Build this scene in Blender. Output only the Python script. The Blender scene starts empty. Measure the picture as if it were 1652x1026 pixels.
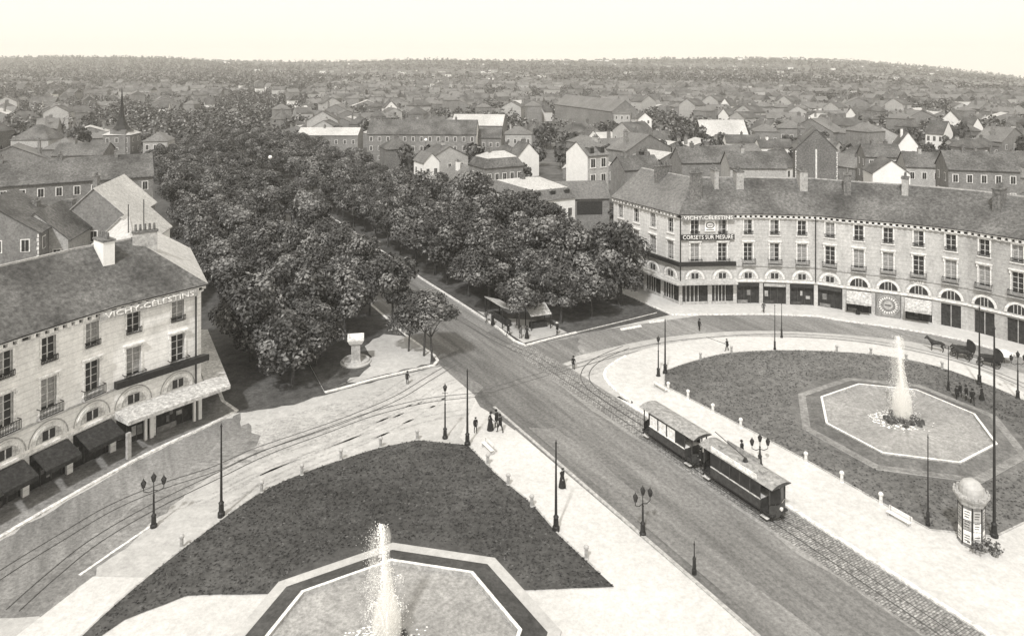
import bpy, bmesh, math, random
from mathutils import Vector, Matrix
R = random.Random(7)
sc = bpy.context.scene
COL = sc.collection
# ------------------------------------------------------------------ projection of the photograph (pinhole with vertical shift)
F, H, HY, CX = 1170.0, 38.0, 105.0, 826.0
def gp(x, y, z=0.0):
    D = F*(H-z)/(y-HY); return Vector(((x-CX)*D/F, D, z))
A = Vector((-0.4947, 0.8691, 0)); P = Vector((0.8691, 0.4947, 0))       # along the avenue / across it
def st(s, t, z=0.0): return A*s + P*t + Vector((0, 0, z))
def to_st(v): return (v.x*A.x+v.y*A.y, v.x*P.x+v.y*P.y)
def topx(v): return (CX+F*v.x/v.y, HY+F*(H-v.z)/v.y)
ANG_P = math.atan2(P.y, P.x); ANG_A = math.atan2(A.y, A.x)
# ------------------------------------------------------------------ materials
def g(v): return (min(1, v*1.0), min(1, v*0.992), min(1, v*0.972), 1)
def mat(name, v, var=0.25, scale=1.0, rough=0.85, big=0.0, bump=0.0, stretch=None, detail=6, spec=0.25, metallic=0.0, grain=.36, gs=3.0, rot=0, course=0):
    m = bpy.data.materials.new(name); m.use_nodes = True; nt = m.node_tree; N = nt.nodes; L = nt.links
    b = N['Principled BSDF']; b.inputs['Roughness'].default_value = rough; b.inputs['Specular IOR Level'].default_value = spec
    b.inputs['Metallic'].default_value = metallic
    tc = N.new('ShaderNodeTexCoord'); mp = N.new('ShaderNodeMapping'); mr = N.new('ShaderNodeMapping'); mr.inputs['Rotation'].default_value = (0, 0, -rot); L.new(tc.outputs['Object'], mr.inputs[0]); L.new(mr.outputs[0], mp.inputs[0])
    if stretch: mp.inputs['Scale'].default_value = stretch
    nz = N.new('ShaderNodeTexNoise'); nz.inputs['Scale'].default_value = scale; nz.inputs['Detail'].default_value = detail
    nz.inputs['Roughness'].default_value = 0.65; L.new(mp.outputs[0], nz.inputs['Vector'])
    cr = N.new('ShaderNodeValToRGB'); cr.color_ramp.elements[0].position = 0.3; cr.color_ramp.elements[1].position = 0.7
    cr.color_ramp.elements[0].color = g(v*(1-var)); cr.color_ramp.elements[1].color = g(v*(1+var)); L.new(nz.outputs[0], cr.inputs[0])
    out = cr.outputs[0]
    if big > 0:
        n2 = N.new('ShaderNodeTexNoise'); n2.inputs['Scale'].default_value = scale*0.09; n2.inputs['Detail'].default_value = 4
        L.new(mp.outputs[0], n2.inputs['Vector'])
        r2 = N.new('ShaderNodeMapRange'); r2.inputs['From Min'].default_value = 0.3; r2.inputs['From Max'].default_value = 0.7
        r2.inputs['To Min'].default_value = 1-big; r2.inputs['To Max'].default_value = 1+big; L.new(n2.outputs[0], r2.inputs[0])
        mx = N.new('ShaderNodeVectorMath'); mx.operation = 'SCALE'; L.new(out, mx.inputs[0]); L.new(r2.outputs[0], mx.inputs['Scale']); out = mx.outputs[0]
    if grain > 0:                                          # fine mottling of the surface
        n3 = N.new('ShaderNodeTexNoise'); n3.inputs['Scale'].default_value = gs; n3.inputs['Detail'].default_value = 3; n3.inputs['Roughness'].default_value = .8; L.new(tc.outputs['Object'], n3.inputs['Vector'])
        r3 = N.new('ShaderNodeMapRange'); r3.inputs['From Min'].default_value = .3; r3.inputs['From Max'].default_value = .7; r3.inputs['To Min'].default_value = 1-grain; r3.inputs['To Max'].default_value = 1+grain; L.new(n3.outputs[0], r3.inputs[0])
        m3 = N.new('ShaderNodeVectorMath'); m3.operation = 'SCALE'; L.new(out, m3.inputs[0]); L.new(r3.outputs[0], m3.inputs['Scale']); out = m3.outputs[0]
    if course > 0:                                         # stone courses: thin darker joints every `course` metres of height
        sx = N.new('ShaderNodeSeparateXYZ'); L.new(tc.outputs['Object'], sx.inputs[0]); q = sx.outputs[2]
        for op, v2 in (('DIVIDE', course), ('FRACT', 0), ('LESS_THAN', .16)):
            mm = N.new('ShaderNodeMath'); mm.operation = op; L.new(q, mm.inputs[0]); mm.inputs[1].default_value = v2; q = mm.outputs[0]
        r4 = N.new('ShaderNodeMapRange'); r4.inputs['To Min'].default_value = 1.0; r4.inputs['To Max'].default_value = .86; L.new(q, r4.inputs[0])
        m4 = N.new('ShaderNodeVectorMath'); m4.operation = 'SCALE'; L.new(out, m4.inputs[0]); L.new(r4.outputs[0], m4.inputs['Scale']); out = m4.outputs[0]
    L.new(out, b.inputs['Base Color'])
    if bump > 0:
        bp = N.new('ShaderNodeBump'); bp.inputs['Strength'].default_value = bump; bp.inputs['Distance'].default_value = 0.1
        L.new(nz.outputs[0], bp.inputs['Height']); L.new(bp.outputs[0], b.inputs['Normal'])
    return m
def cobble(name, v, sx, sy, ang):
    m = mat(name, v, 0.35, 3.0, 0.8, big=0.2); nt = m.node_tree; N = nt.nodes; L = nt.links; b = N['Principled BSDF']
    tc = N.new('ShaderNodeTexCoord'); mp = N.new('ShaderNodeMapping'); mp.inputs['Rotation'].default_value = (0, 0, -ang); L.new(tc.outputs['Object'], mp.inputs[0])
    br = N.new('ShaderNodeTexBrick'); br.inputs['Scale'].default_value = 1.0; br.inputs['Brick Width'].default_value = sx; br.inputs['Row Height'].default_value = sy
    br.inputs['Mortar Size'].default_value = 0.035; br.inputs['Color1'].default_value = (1, 1, 1, 1); br.inputs['Color2'].default_value = (.62, .62, .62, 1); br.inputs['Mortar'].default_value = (.4, .4, .4, 1)
    L.new(mp.outputs[0], br.inputs['Vector'])
    src = b.inputs['Base Color'].links[0].from_socket
    mx = N.new('ShaderNodeVectorMath'); mx.operation = 'MULTIPLY'; L.new(src, mx.inputs[0]); L.new(br.outputs[0], mx.inputs[1]); L.new(mx.outputs[0], b.inputs['Base Color'])
    return m
M = dict(
 sand=mat('sand_ground', .40, .16, .9, .95, big=.16, grain=.14), sandd=mat('worn_sand', .345, .2, .9, .95, big=.2), esplanade=mat('pale_path', .50, .11, 1.2, .95, big=.09, grain=.13),
 town=mat('town_ground', .09, .5, .25, .95, big=.4), road=mat('road_macadam', .20, .30, .9, .9, big=.28, stretch=(.12, 1, 1), rot=ANG_A), tar=mat('road_tar', .142, .36, .9, .9, big=.3, stretch=(.1, 1, 1), rot=ANG_A),
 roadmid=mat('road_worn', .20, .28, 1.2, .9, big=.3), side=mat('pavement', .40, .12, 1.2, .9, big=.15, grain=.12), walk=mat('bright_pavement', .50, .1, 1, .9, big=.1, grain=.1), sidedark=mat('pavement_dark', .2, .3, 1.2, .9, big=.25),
 shade=mat('tree_shaded_ground', .08, .4, .8, .95, big=.3), kerb=mat('kerb_stone', .62, .12, 3), rail=mat('rail_steel', .05, .3, 5, .5),  # first tone: ground with the trees' shade put into its colour
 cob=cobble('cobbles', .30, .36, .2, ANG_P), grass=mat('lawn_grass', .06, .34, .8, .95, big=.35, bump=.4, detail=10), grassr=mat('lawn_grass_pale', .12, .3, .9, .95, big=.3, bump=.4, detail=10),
 tuft=mat('grass_blades', .10, .5, 1.5, .9), stone=mat('light_stone', .52, .14, .8, .9, big=.16, grain=.16, course=.62, stretch=(1, 1, .35)), stone_lit=mat('lit_stone', .68, .12, .8, .9, big=.16, grain=.15, course=.62, stretch=(1, 1, .35)), stone_shaded=mat('shaded_stone', .40, .16, .9, .9, big=.24, grain=.22, course=.62, stretch=(1, 1, .4)),  # brighter and darker stone carry facade light and shade in the colour
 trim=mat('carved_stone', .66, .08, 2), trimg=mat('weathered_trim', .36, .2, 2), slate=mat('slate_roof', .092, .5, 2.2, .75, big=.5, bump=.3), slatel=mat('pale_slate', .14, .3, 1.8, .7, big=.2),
 zinc=mat('zinc_roof', .42, .12, 1, .6, big=.15), white=mat('white_render', .74, .08, .7, .9, big=.08, grain=.08), grey=mat('grey_render', .19, .25, .8, .9, big=.2), pale=mat('pale_render', .36, .16, .8, .9, big=.15),
 brick=mat('dark_brick', .14, .3, 3, .9, big=.2), dark=mat('dark_wood', .03, .4, 3, .7), black=mat('black_iron', .022, .3, 4, .5), glass=mat('window_glass', .035, .4, .6, .3, spec=.25),
 shutter=mat('louvred_shutter', .24, .2, 4, .8, stretch=(1, 1, 12)), frame=mat('window_paint', .5, .1, 3), awn=mat('awning_canvas', .42, .18, 3, .9), awnd=mat('dark_awning', .028, .3, 3, .9),
 leaf1=mat('leaves', .078, .5, .8, .8), leaf2=mat('leaves_pale', .21, .4, .8, .75), leaf3=mat('leaves_dark', .018, .4, .8, .85), bark=mat('bark', .06, .4, 3), water=mat('basin_water', .26, .25, 1.6, .25, big=.2, bump=.35, spec=.5),
 foam=mat('spray_white', .92, .03, 3, .9, grain=0), board=mat('sign_board_dark', .035, .2, 3), letter=mat('sign_letters', .8, .04, 3), cloth=mat('dark_cloth', .022, .3, 8, .95), clothg=mat('grey_cloth', .1, .3, 8, .95), skin=mat('skin', .42, .08, 8, .7),
 tramdark=mat('tram_panel', .055, .3, 2, .5), tramroof=mat('tram_roof', .27, .18, 1.5, .85, big=.15), cream=mat('tram_blind', .72, .06, 2), horse=mat('horse_hide', .035, .3, 3, .8), rock=mat('rockwork', .07, .5, 3, .9), far=mat('far_roofs', .2, .5, .05, .9), hill=mat('hill_fields', .07, .5, .02, .95, big=.4))
# ------------------------------------------------------------------ mesh builder
class MB:
    def __init__(s, X=None): s.v = []; s.f = []; s.m = []; s.mats = []; s.X = X or Matrix()
    def mi(s, m):
        m = M[m] if isinstance(m, str) else m
        if m not in s.mats: s.mats.append(m)
        return s.mats.index(m)
    def face(s, pts, m):
        n = len(s.v); s.v += [tuple(s.X @ Vector(p)) for p in pts]; s.f.append(tuple(range(n, n+len(pts)))); s.m.append(s.mi(m))
    def mesh(s, vs, fs, m):
        n = len(s.v); k = s.mi(m); s.v += [tuple(s.X @ Vector(p)) for p in vs]
        for f in fs: s.f.append(tuple(n+i for i in f)); s.m.append(k)
    def box(s, x0, x1, y0, y1, z0, z1, m, X=None):
        vs = [(x, y, z) for z in (z0, z1) for y in (y0, y1) for x in (x0, x1)]
        if X is not None: vs = [X @ Vector(v) for v in vs]
        s.mesh(vs, [(0, 2, 3, 1), (4, 5, 7, 6), (0, 1, 5, 4), (2, 6, 7, 3), (0, 4, 6, 2), (1, 3, 7, 5)], m)
    def prism(s, pts, z0, z1, m, mtop=None, bottom=False):
        n = len(pts); a = sum(pts[i][0]*pts[(i+1) % n][1]-pts[(i+1) % n][0]*pts[i][1] for i in range(n))
        if a < 0: pts = pts[::-1]
        for i in range(n):
            p, q = pts[i], pts[(i+1) % n]; s.face([(p[0], p[1], z0), (q[0], q[1], z0), (q[0], q[1], z1), (p[0], p[1], z1)], m)
        s.face([(p[0], p[1], z1) for p in pts], mtop or m)
        if bottom: s.face([(p[0], p[1], z0) for p in pts[::-1]], m)
    def lathe(s, prof, m, n=12, c=(0, 0, 0), ph=0.0):
        vs = []; fs = []
        for r, z in prof: vs += [(c[0]+r*math.cos(ph+2*math.pi*i/n), c[1]+r*math.sin(ph+2*math.pi*i/n), c[2]+z) for i in range(n)]
        for j in range(len(prof)-1):
            for i in range(n): fs.append((j*n+i, j*n+(i+1) % n, (j+1)*n+(i+1) % n, (j+1)*n+i))
        fs.append(tuple((len(prof)-1)*n+i for i in range(n))); fs.append(tuple(n-1-i for i in range(n)))
        s.mesh(vs, fs, m)
    def tube(s, pts, r, m, n=6, r1=None):
        pts = [Vector(p) for p in pts]; r1 = r if r1 is None else r1; vs = []; fs = []
        for k, p in enumerate(pts):
            d = (pts[min(k+1, len(pts)-1)]-pts[max(k-1, 0)]).normalized(); u = d.orthogonal().normalized()
            if k and u.dot(pu) < 0: u = -u
            if k: u = (pu - d*pu.dot(d)).normalized()
            pu = u; w = d.cross(u); rr = r+(r1-r)*k/(len(pts)-1)
            vs += [p+(u*math.cos(2*math.pi*i/n)+w*math.sin(2*math.pi*i/n))*rr for i in range(n)]
        for k in range(len(pts)-1):
            for i in range(n): fs.append((k*n+i, k*n+(i+1) % n, (k+1)*n+(i+1) % n, (k+1)*n+i))
        fs.append(tuple(n-1-i for i in range(n))); fs.append(tuple((len(pts)-1)*n+i for i in range(n)))
        s.mesh(vs, fs, m)
    def data(s, name):
        me = bpy.data.meshes.new(name); me.from_pydata(s.v, [], s.f)
        for m in s.mats: me.materials.append(m)
        me.polygons.foreach_set('material_index', s.m); me.update(); return me
    def build(s, name, parent=None, loc=None, rz=0, **kw): return put(s.data(name), name, parent, loc, rz, **kw)
def put(me, name, parent=None, loc=None, rz=0, label=None, cat=None, group=None, kind=None):
    o = bpy.data.objects.new(name, me); COL.objects.link(o)
    if parent: o.parent = parent
    if loc is not None: o.location = loc
    o.rotation_euler = (0, 0, rz); tag(o, label, cat, group, kind); return o
def tag(o, label=None, cat=None, group=None, kind=None):
    for k, v in (('label', label), ('category', cat), ('group', group), ('kind', kind)):
        if v: o[k] = v
    return o
def empty(name, loc, rz=0, label=None, cat=None, group=None):
    o = put(None, name, None, loc, rz, label, cat, group); o.empty_display_size = .3; return o
def copy_tree(o, loc, rz, label=None, scale=None):
    r = o.copy(); COL.objects.link(r); r.location = loc; r.rotation_euler = (0, 0, rz)
    if label: r['label'] = label
    if scale: r.scale = scale if isinstance(scale, tuple) else (scale,)*3
    for ch in list(o.children):
        c = ch.copy(); COL.objects.link(c); c.parent = r
        for gch in ch.children:
            d = gch.copy(); COL.objects.link(d); d.parent = c
    return r
def smooth(pts, n=6):
    out = []; P_ = [pts[0]]+list(pts)+[pts[-1]]
    for i in range(1, len(P_)-2):
        a, b, c, d = P_[i-1:i+3]
        for k in range(n):
            t = k/n; out.append(0.5*((2*b)+(c-a)*t+(2*a-5*b+4*c-d)*t*t+(3*b-a-3*c+d)*t**3))
    return out+[pts[-1]]
def rib(pts, off0, off1):
    L_ = []; R_ = []
    for i, p in enumerate(pts):
        d = (pts[min(i+1, len(pts)-1)]-pts[max(i-1, 0)]).normalized(); n = Vector((-d.y, d.x, 0)); L_.append(p+n*off0); R_.append(p+n*off1)
    return L_, R_
def ribbon(mb, pts, off0, off1, z, m):
    L_, R_ = rib(pts, off0, off1)
    for i in range(len(pts)-1):
        mb.face([(R_[i].x, R_[i].y, z), (R_[i+1].x, R_[i+1].y, z), (L_[i+1].x, L_[i+1].y, z), (L_[i].x, L_[i].y, z)][::1 if off0 > off1 else -1], m)
def kerbline(mb, pts, w, z1, m='kerb'):
    L_, R_ = rib(pts, w/2, -w/2)
    for i in range(len(pts)-1):
        a, b, c, d = R_[i], R_[i+1], L_[i+1], L_[i]
        mb.face([(a.x, a.y, z1), (b.x, b.y, z1), (c.x, c.y, z1), (d.x, d.y, z1)], m)
        mb.face([(a.x, a.y, 0), (b.x, b.y, 0), (b.x, b.y, z1), (a.x, a.y, z1)], m); mb.face([(c.x, c.y, 0), (d.x, d.y, 0), (d.x, d.y, z1), (c.x, c.y, z1)], m)
# ------------------------------------------------------------------ terrain
SKY = [(-900, 90), (0, 88), (260, 89), (350, 93), (560, 96), (700, 93), (1100, 92), (1300, 90), (1380, 93), (1450, 99), (1550, 111), (1652, 124), (2600, 140)]
def interp(tab, x):
    if x <= tab[0][0]: return tab[0][1]
    for (a, b), (c, d) in zip(tab, tab[1:]):
        if x <= c: return b+(d-b)*(x-a)/(c-a)
    return tab[-1][1]
def terr(X, Y):
    if Y < 500: return 0.0
    px = CX+F*X/Y; ze = 38-(interp(SKY, px)+5-HY)*2600/F
    k = min(1, max(0, (Y-500)/2100)); k = k**1.6
    w = 3*math.sin(X*.006+Y*.004)*k
    z = ze*k+w
    return z-(Y-2600)*.12 if Y > 2600 else z
def build_ground():
    ys = [-60, 0, 30, 60, 100, 150, 220, 300, 400, 500]+[500+100*i for i in range(1, 22)]+[2750, 3000, 3400]
    vs = []; fs = []; nx = 61
    for y in ys:
        w = max(200, abs(y)*1.15)
        for i in range(nx):
            x = -w+2*w*i/(nx-1); vs.append((x, y, terr(x, y) if y > 0 else 0))
    for j in range(len(ys)-1):
        for i in range(nx-1):
            fs.append((j*nx+i, j*nx+i+1, (j+1)*nx+i+1, (j+1)*nx+i))
    mb = MB(); me = bpy.data.meshes.new('ground'); me.from_pydata(vs, [], fs)
    for m in ('sand', 'town', 'hill'): me.materials.append(M[m])
    for p in me.polygons:
        y = p.center.y; x = p.center.x
        p.material_index = 2 if y > 500 else 1
        p.use_smooth = True
    put(me, 'ground', kind='structure')
build_ground()
def sheet(name, pts, z, m, jit=0):
    if jit:
        q = []
        for i, a in enumerate(pts):
            b = pts[(i+1) % len(pts)]; L_ = math.hypot(b[0]-a[0], b[1]-a[1]); k = max(1, int(L_/1.1))
            if L_ > 80: k = 40
            q += [(a[0]+(b[0]-a[0])*j/k+R.uniform(-jit, jit), a[1]+(b[1]-a[1])*j/k+R.uniform(-jit, jit)) for j in range(k)]
        pts = q
    mb = MB(); pts = [(p[0], p[1]) for p in pts]; n = len(pts)
    a = sum(pts[i][0]*pts[(i+1) % n][1]-pts[(i+1) % n][0]*pts[i][1] for i in range(n))
    if a < 0: pts = pts[::-1]
    mb.face([(p[0], p[1], z) for p in pts], m); return mb.build(name, kind='structure')
def PX(*a): return [gp(a[i], a[i+1]) for i in range(0, len(a), 2)]
# the square: big pale disc
cen = Vector((26.7, 42, 0))
sheet('square_ground', [cen+Vector((math.cos(t)*86, math.sin(t)*84, 0)) for t in [2*math.pi*i/64 for i in range(64)]], .004, 'sand')
# avenue roadway and promenades
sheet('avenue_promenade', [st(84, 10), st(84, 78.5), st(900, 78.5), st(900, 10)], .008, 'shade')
sheet('avenue_roadway', [st(20, 38.2), st(20, 51.4), st(900, 50.6), st(900, 37.6), st(90, 37.4)], .014, 'road')
def jag(s0, s1, t, n, amp): return [st(s0+(s1-s0)*i/n, t+R.uniform(-amp, amp)) for i in range(n+1)]
sheet('tarred_strip', jag(20, 200, 41.8, 60, .35)+jag(200, 20, 47.4, 60, .3), .020, 'tar')
sheet('crossing_roadway', PX(705, 583, 745, 600, 782, 624, 762, 642, 795, 668, 830, 692, 960, 690, 900, 640, 870, 604, 930, 577, 935, 545, 845, 556, 800, 530), .024, 'tar', .3)
sheet('cross_street_roadway', smooth(PX(862, 602, 900, 585, 940, 572, 1060, 546, 1200, 534, 1350, 539, 1500, 557, 1652, 603, 1800, 665))+smooth(PX(1800, 600, 1652, 578, 1500, 535, 1350, 509, 1180, 503, 1110, 512, 1000, 528, 930, 540, 850, 560)), .018, 'road')
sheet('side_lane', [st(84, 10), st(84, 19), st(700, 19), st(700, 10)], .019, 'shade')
sheet('shaded_lane_mouth', PX(330, 600, 384, 666, 440, 660, 490, 648, 540, 633, 640, 604, 560, 585, 480, 520, 400, 490, 340, 520), .028, 'shade', .3)  # darker ground stands in for tree shade at the lane's mouth
sheet('ring_road_shaded', smooth(PX(384, 668, 330, 690, 240, 735, 130, 795, 0, 872, -150, 960))+smooth(PX(-40, 1010, 60, 935, 150, 865, 245, 800, 330, 735, 384, 700)), .012, 'road', .35)  # darker road sheet paints the left building's shade
sheet('ring_road_grey', smooth(PX(400, 680, 300, 736, 200, 806, 60, 902, -60, 990))+smooth(PX(80, 1000, 150, 925, 244, 848, 320, 782, 420, 712)), .011, 'roadmid', .35)
sheet('front_path', [st(20, 38.2), st(75, 38.2), st(67, 32), st(20, 32)], .010, 'esplanade')
sheet('tram_cobbles', [st(20, 47.9), st(20, 51.2), st(86, 51.0), st(86, 47.8)], .030, 'cob', .07)
# rails
def rails(name, pts, gauge=1.0, w=.09, z=.036):
    mb = MB()
    for sg in (-1, 1):
        ribbon(mb, pts, sg*gauge/2+w/2, sg*gauge/2-w/2, z, 'rail')
    mb.build(name, kind='structure')
rails('tram_track', [st(s, 49.2) for s in range(20, 80, 4)]+smooth([st(80, 49.2), st(90, 47.5), st(110, 46.5)]) + [st(s, 46.3) for s in (120, 200, 400)], w=.10)
rails('tram_track', smooth(PX(735, 585, 690, 612, 640, 642, 560, 676, 480, 704, 410, 728, 345, 757, 260, 785, 178, 820, 100, 866, 20, 915, -70, 975)), 1.0, .09)
rails('tram_track', smooth(PX(795, 636, 740, 640, 680, 648, 600, 668, 520, 697, 430, 730, 350, 768, 247, 818, 155, 872, 84, 928, 20, 985)), 1.0, .09)
rails('tram_track', smooth(PX(780, 634, 850, 612, 930, 590, 1010, 568, 1100, 551, 1250, 541, 1400, 551, 1540, 580, 1652, 622, 1760, 680)), 1.0, .09)
rails('tram_track', smooth(PX(1010, 560, 965, 580, 945, 600, 950, 622, 990, 652, 1040, 684)), 1.0, .09)
sheet('lane_line', rib(PX(250, 844, 190, 885, 128, 928), .12, -.12)[0]+rib(PX(250, 844, 190, 885, 128, 928), .12, -.12)[1][::-1], .032, 'kerb')
def ruts(pts, offs, w=.22, m='sandd'):
    mb = MB()
    for o in offs:
        L_, R_ = rib(pts, o+w/2, o-w/2); i = 0
        while i < len(pts)-1:
            if R.random() < .96: mb.face([(R_[i].x, R_[i].y, .0085), (R_[i+1].x, R_[i+1].y, .0085), (L_[i+1].x, L_[i+1].y, .0085), (L_[i].x, L_[i].y, .0085)], m)
            i += 1
    mb.build('wheel_ruts', kind='structure')
ruts(smooth(PX(735, 600, 690, 618, 640, 650, 560, 690, 480, 722, 400, 752, 300, 800)), (-3, -1.9, 1.6, 2.2, 4.0), .3)
ruts(smooth(PX(790, 650, 700, 662, 600, 690, 520, 716, 440, 748, 360, 790)), (.9, -.9, -2.3, 2.0), .35)
ruts(smooth(PX(880, 622, 930, 600, 1010, 578, 1100, 558, 1250, 548, 1400, 560, 1540, 592)), (-.7, .8, 1.7, -1.6), .3)
rw = random.Random(5); mb = MB()
for k in range(700):                                      # worn patches where the grey ring road gives way to sand
    u = rw.random()**1.7; px_ = 385+u*330; lo = interp([(380, 704), (480, 672), (560, 650), (640, 626), (720, 606)], px_); hi = interp([(380, 742), (480, 716), (560, 694), (640, 668), (720, 640)], px_)
    q = gp(px_, rw.uniform(lo-6, hi+8)); r_ = rw.uniform(.1, .5)*(1.1-u); n = 9
    mb.face([(q.x+math.cos(6.283*i/n)*r_*rw.uniform(.6, 1.5)*1.7, q.y+math.sin(6.283*i/n)*r_*rw.uniform(.6, 1.3), .0092+k*.000002) for i in range(n)], 'sandd' if rw.random() < .8+u else 'roadmid')
mb.build('worn_patches', kind='structure')
# pavements (raised) with kerbs
def pavement(name, pts, m, kerb=None, z=.14):
    mb = MB(); mb.prism([(p[0], p[1]) for p in pts], 0, z, 'kerb', m); mb.build(name, kind='structure')
    if kerb:
        kb = MB(); kerbline(kb, kerb, .38, z+.02); kb.build('kerb', kind='structure')
# ------------------------------------------------------------------ facade paths
RD = [(980, 129.1), (1097, 114.4), (1168, 114.9), (1228, 114.9), (1315, 113.9), (1353, 112), (1403, 110.2), (1452, 108.4), (1505, 106.2), (1552, 104.1), (1598, 101), (1648, 98.6), (1775, 90)]
LD = [(-260, 51), (-120, 56.5), (0, 61.8), (94, 66.3), (187, 71.3), (324.5, 77.9)]
def onpath(tab, px):
    D = 1/interp([(a, 1/b) for a, b in tab], px); return Vector(((px-CX)*D/F, D, 0))
RW = [1125, 1164.7, 1207, 1249, 1293.6, 1339, 1385.5, 1432.6, 1481.6, 1533, 1590, 1641, 1697]
RB = [1097]+[(a+b)/2 for a, b in zip(RW, RW[1:])]+[1727]
LW = [-65, 8, 76, 150, 215, 279]
LB = [-103]+[(a+b)/2 for a, b in zip(LW, LW[1:])]+[324.5]
CR = onpath(RD, 1097); CL = onpath(LD, 324.5)
rp = [CR+A*17*(4-k)/4 for k in range(4)]+[onpath(RD, x) for x in RB]
lp = [onpath(LD, x) for x in LB]+[CL+A*17*k/4 for k in range(1, 5)]
def offpath(path, d):                                   # positive d = inwards (behind the front)
    out = []
    for i, p in enumerate(path):
        ns = []
        if i: e = (p-path[i-1]).normalized(); ns.append(Vector((-e.y, e.x, 0)))
        if i < len(path)-1: e = (path[i+1]-p).normalized(); ns.append(Vector((-e.y, e.x, 0)))
        n = sum(ns, Vector()).normalized(); k = 1/max(.5, n.dot(ns[0])); out.append(p+n*d*k)
    return out
# pavements before the two big buildings
off = offpath(rp, -4.5)
pavement('pavement', [rp[0]]+off[:0]+[rp[0]-P*4.0, CR-P*4.0-A*2.5]+[q for q in off[5:]]+[rp[-1]+(rp[-1]-cen).normalized()*6]+[q for q in offpath(rp, 6)[5:]][::-1], 'walk',
         [rp[0]-P*4.0, CR-P*4.0-A*2.5]+[q for q in off[5:]])
offl = offpath(lp, -3.6); kl = [q for q in smooth(PX(-140, 955, 0, 868, 130, 792, 240, 732, 330, 690, 382, 664))]+[CL+P*2.6+A*3, CL+P*2.6+A*20]
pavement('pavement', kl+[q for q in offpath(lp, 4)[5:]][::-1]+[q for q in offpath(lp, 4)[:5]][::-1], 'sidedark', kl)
# tree islands
isl = PX(524, 634, 560, 625, 610, 611, 700, 590); isl = smooth(isl)+PX(706, 583, 701, 575)+[st(95, 37.4), st(160, 37.4), st(300, 37.4), st(700, 37.4), st(700, 19.5), st(100, 19.5)]+PX(500, 590)
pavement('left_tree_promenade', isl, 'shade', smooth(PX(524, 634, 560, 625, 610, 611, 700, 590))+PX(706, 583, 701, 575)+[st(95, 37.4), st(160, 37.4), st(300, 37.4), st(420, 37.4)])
sheet('island_gravel', PX(545, 625, 610, 609, 695, 588, 698, 578, 660, 545, 620, 540, 590, 560, 598, 585, 590, 602), .150, 'side', .35)
isr = [st(700, 50.6), st(300, 50.4), st(160, 50.3)]+PX(680, 450, 740, 488, 800, 527, 830, 551, 848, 558)+smooth(PX(848, 558, 885, 548, 930, 537))+PX(1000, 520, 1060, 505)+[st(100, 72), st(700, 72)]
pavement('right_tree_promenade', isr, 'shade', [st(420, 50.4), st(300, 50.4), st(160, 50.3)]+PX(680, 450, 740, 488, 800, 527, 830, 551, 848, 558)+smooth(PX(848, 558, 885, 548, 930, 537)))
sheet('refuge_strip', PX(1000, 530, 1034, 524, 1036, 528, 1002, 534), .05, 'kerb')
sheet('refuge_strip', PX(1046, 518, 1074, 515, 1075, 519, 1048, 522), .05, 'kerb')
sheet('corner_gravel', PX(770, 503, 800, 525, 845, 555, 915, 538, 880, 520, 820, 515), .150, 'side')
# lawns
rl = smooth(PX(1072, 600, 1120, 584, 1180, 571, 1280, 567, 1400, 573, 1500, 590, 1600, 625, 1680, 665, 1760, 730))+PX(1760, 800, 1660, 842, 1605, 868, 1500, 857, 1420, 812, 1300, 744, 1195, 688, 1072, 624)
pr = [st(20, 51.5), st(66, 51.5)]+smooth(PX(1020, 652, 985, 622, 975, 605, 985, 590, 1010, 575, 1060, 560, 1150, 547, 1260, 545, 1400, 556, 1540, 585, 1640, 628, 1760, 700))+[Vector((64, 44, 0)), Vector((50, 30, 0)), st(20, 64)]
pavement('right_garden_path', pr, 'esplanade', [st(20, 51.5), st(66, 51.5)]+smooth(PX(1020, 652, 985, 622, 975, 605, 985, 590, 1010, 575)), z=.12)
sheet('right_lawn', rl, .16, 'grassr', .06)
ll = smooth(PX(60, 1100, 160, 1000, 250, 922, 350, 845, 420, 796, 487, 765, 550, 743, 614, 723, 675, 711))+PX(755, 719, 800, 765, 860, 815, 900, 862, 968, 926, 990, 947, 900, 952, 700, 956, 500, 957, 300, 962, 200, 1000)
pf = MB(); kk = smooth(PX(60, 1100, 160, 1000, 250, 922, 350, 845, 420, 796, 487, 765, 550, 743, 614, 723, 675, 711))
sheet('added_apron', PX(150, 930, 420, 935, 1120, 935, 1400, 1200, -200, 1200), .022, 'esplanade')  # pale apron added where the lawn would run on
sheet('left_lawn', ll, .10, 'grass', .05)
kerbline(pf, kk+PX(755, 719, 800, 765, 860, 815, 900, 862, 968, 926), .14, .13, 'trimg'); pf.build('lawn_edging', kind='structure')
pf = MB(); kerbline(pf, rl+[rl[0]], .14, .19, 'trimg'); pf.build('lawn_edging', kind='structure')
kb = MB(); kerbline(kb, [st(s, 38.1) for s in range(20, 72, 3)], .3, .10, 'trimg'); kb.build('kerb', kind='structure')
sheet('gutter_strip', [st(20, 38.25), st(70, 38.25), st(70, 39.1), st(20, 39.1)], .022, 'tar')
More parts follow.
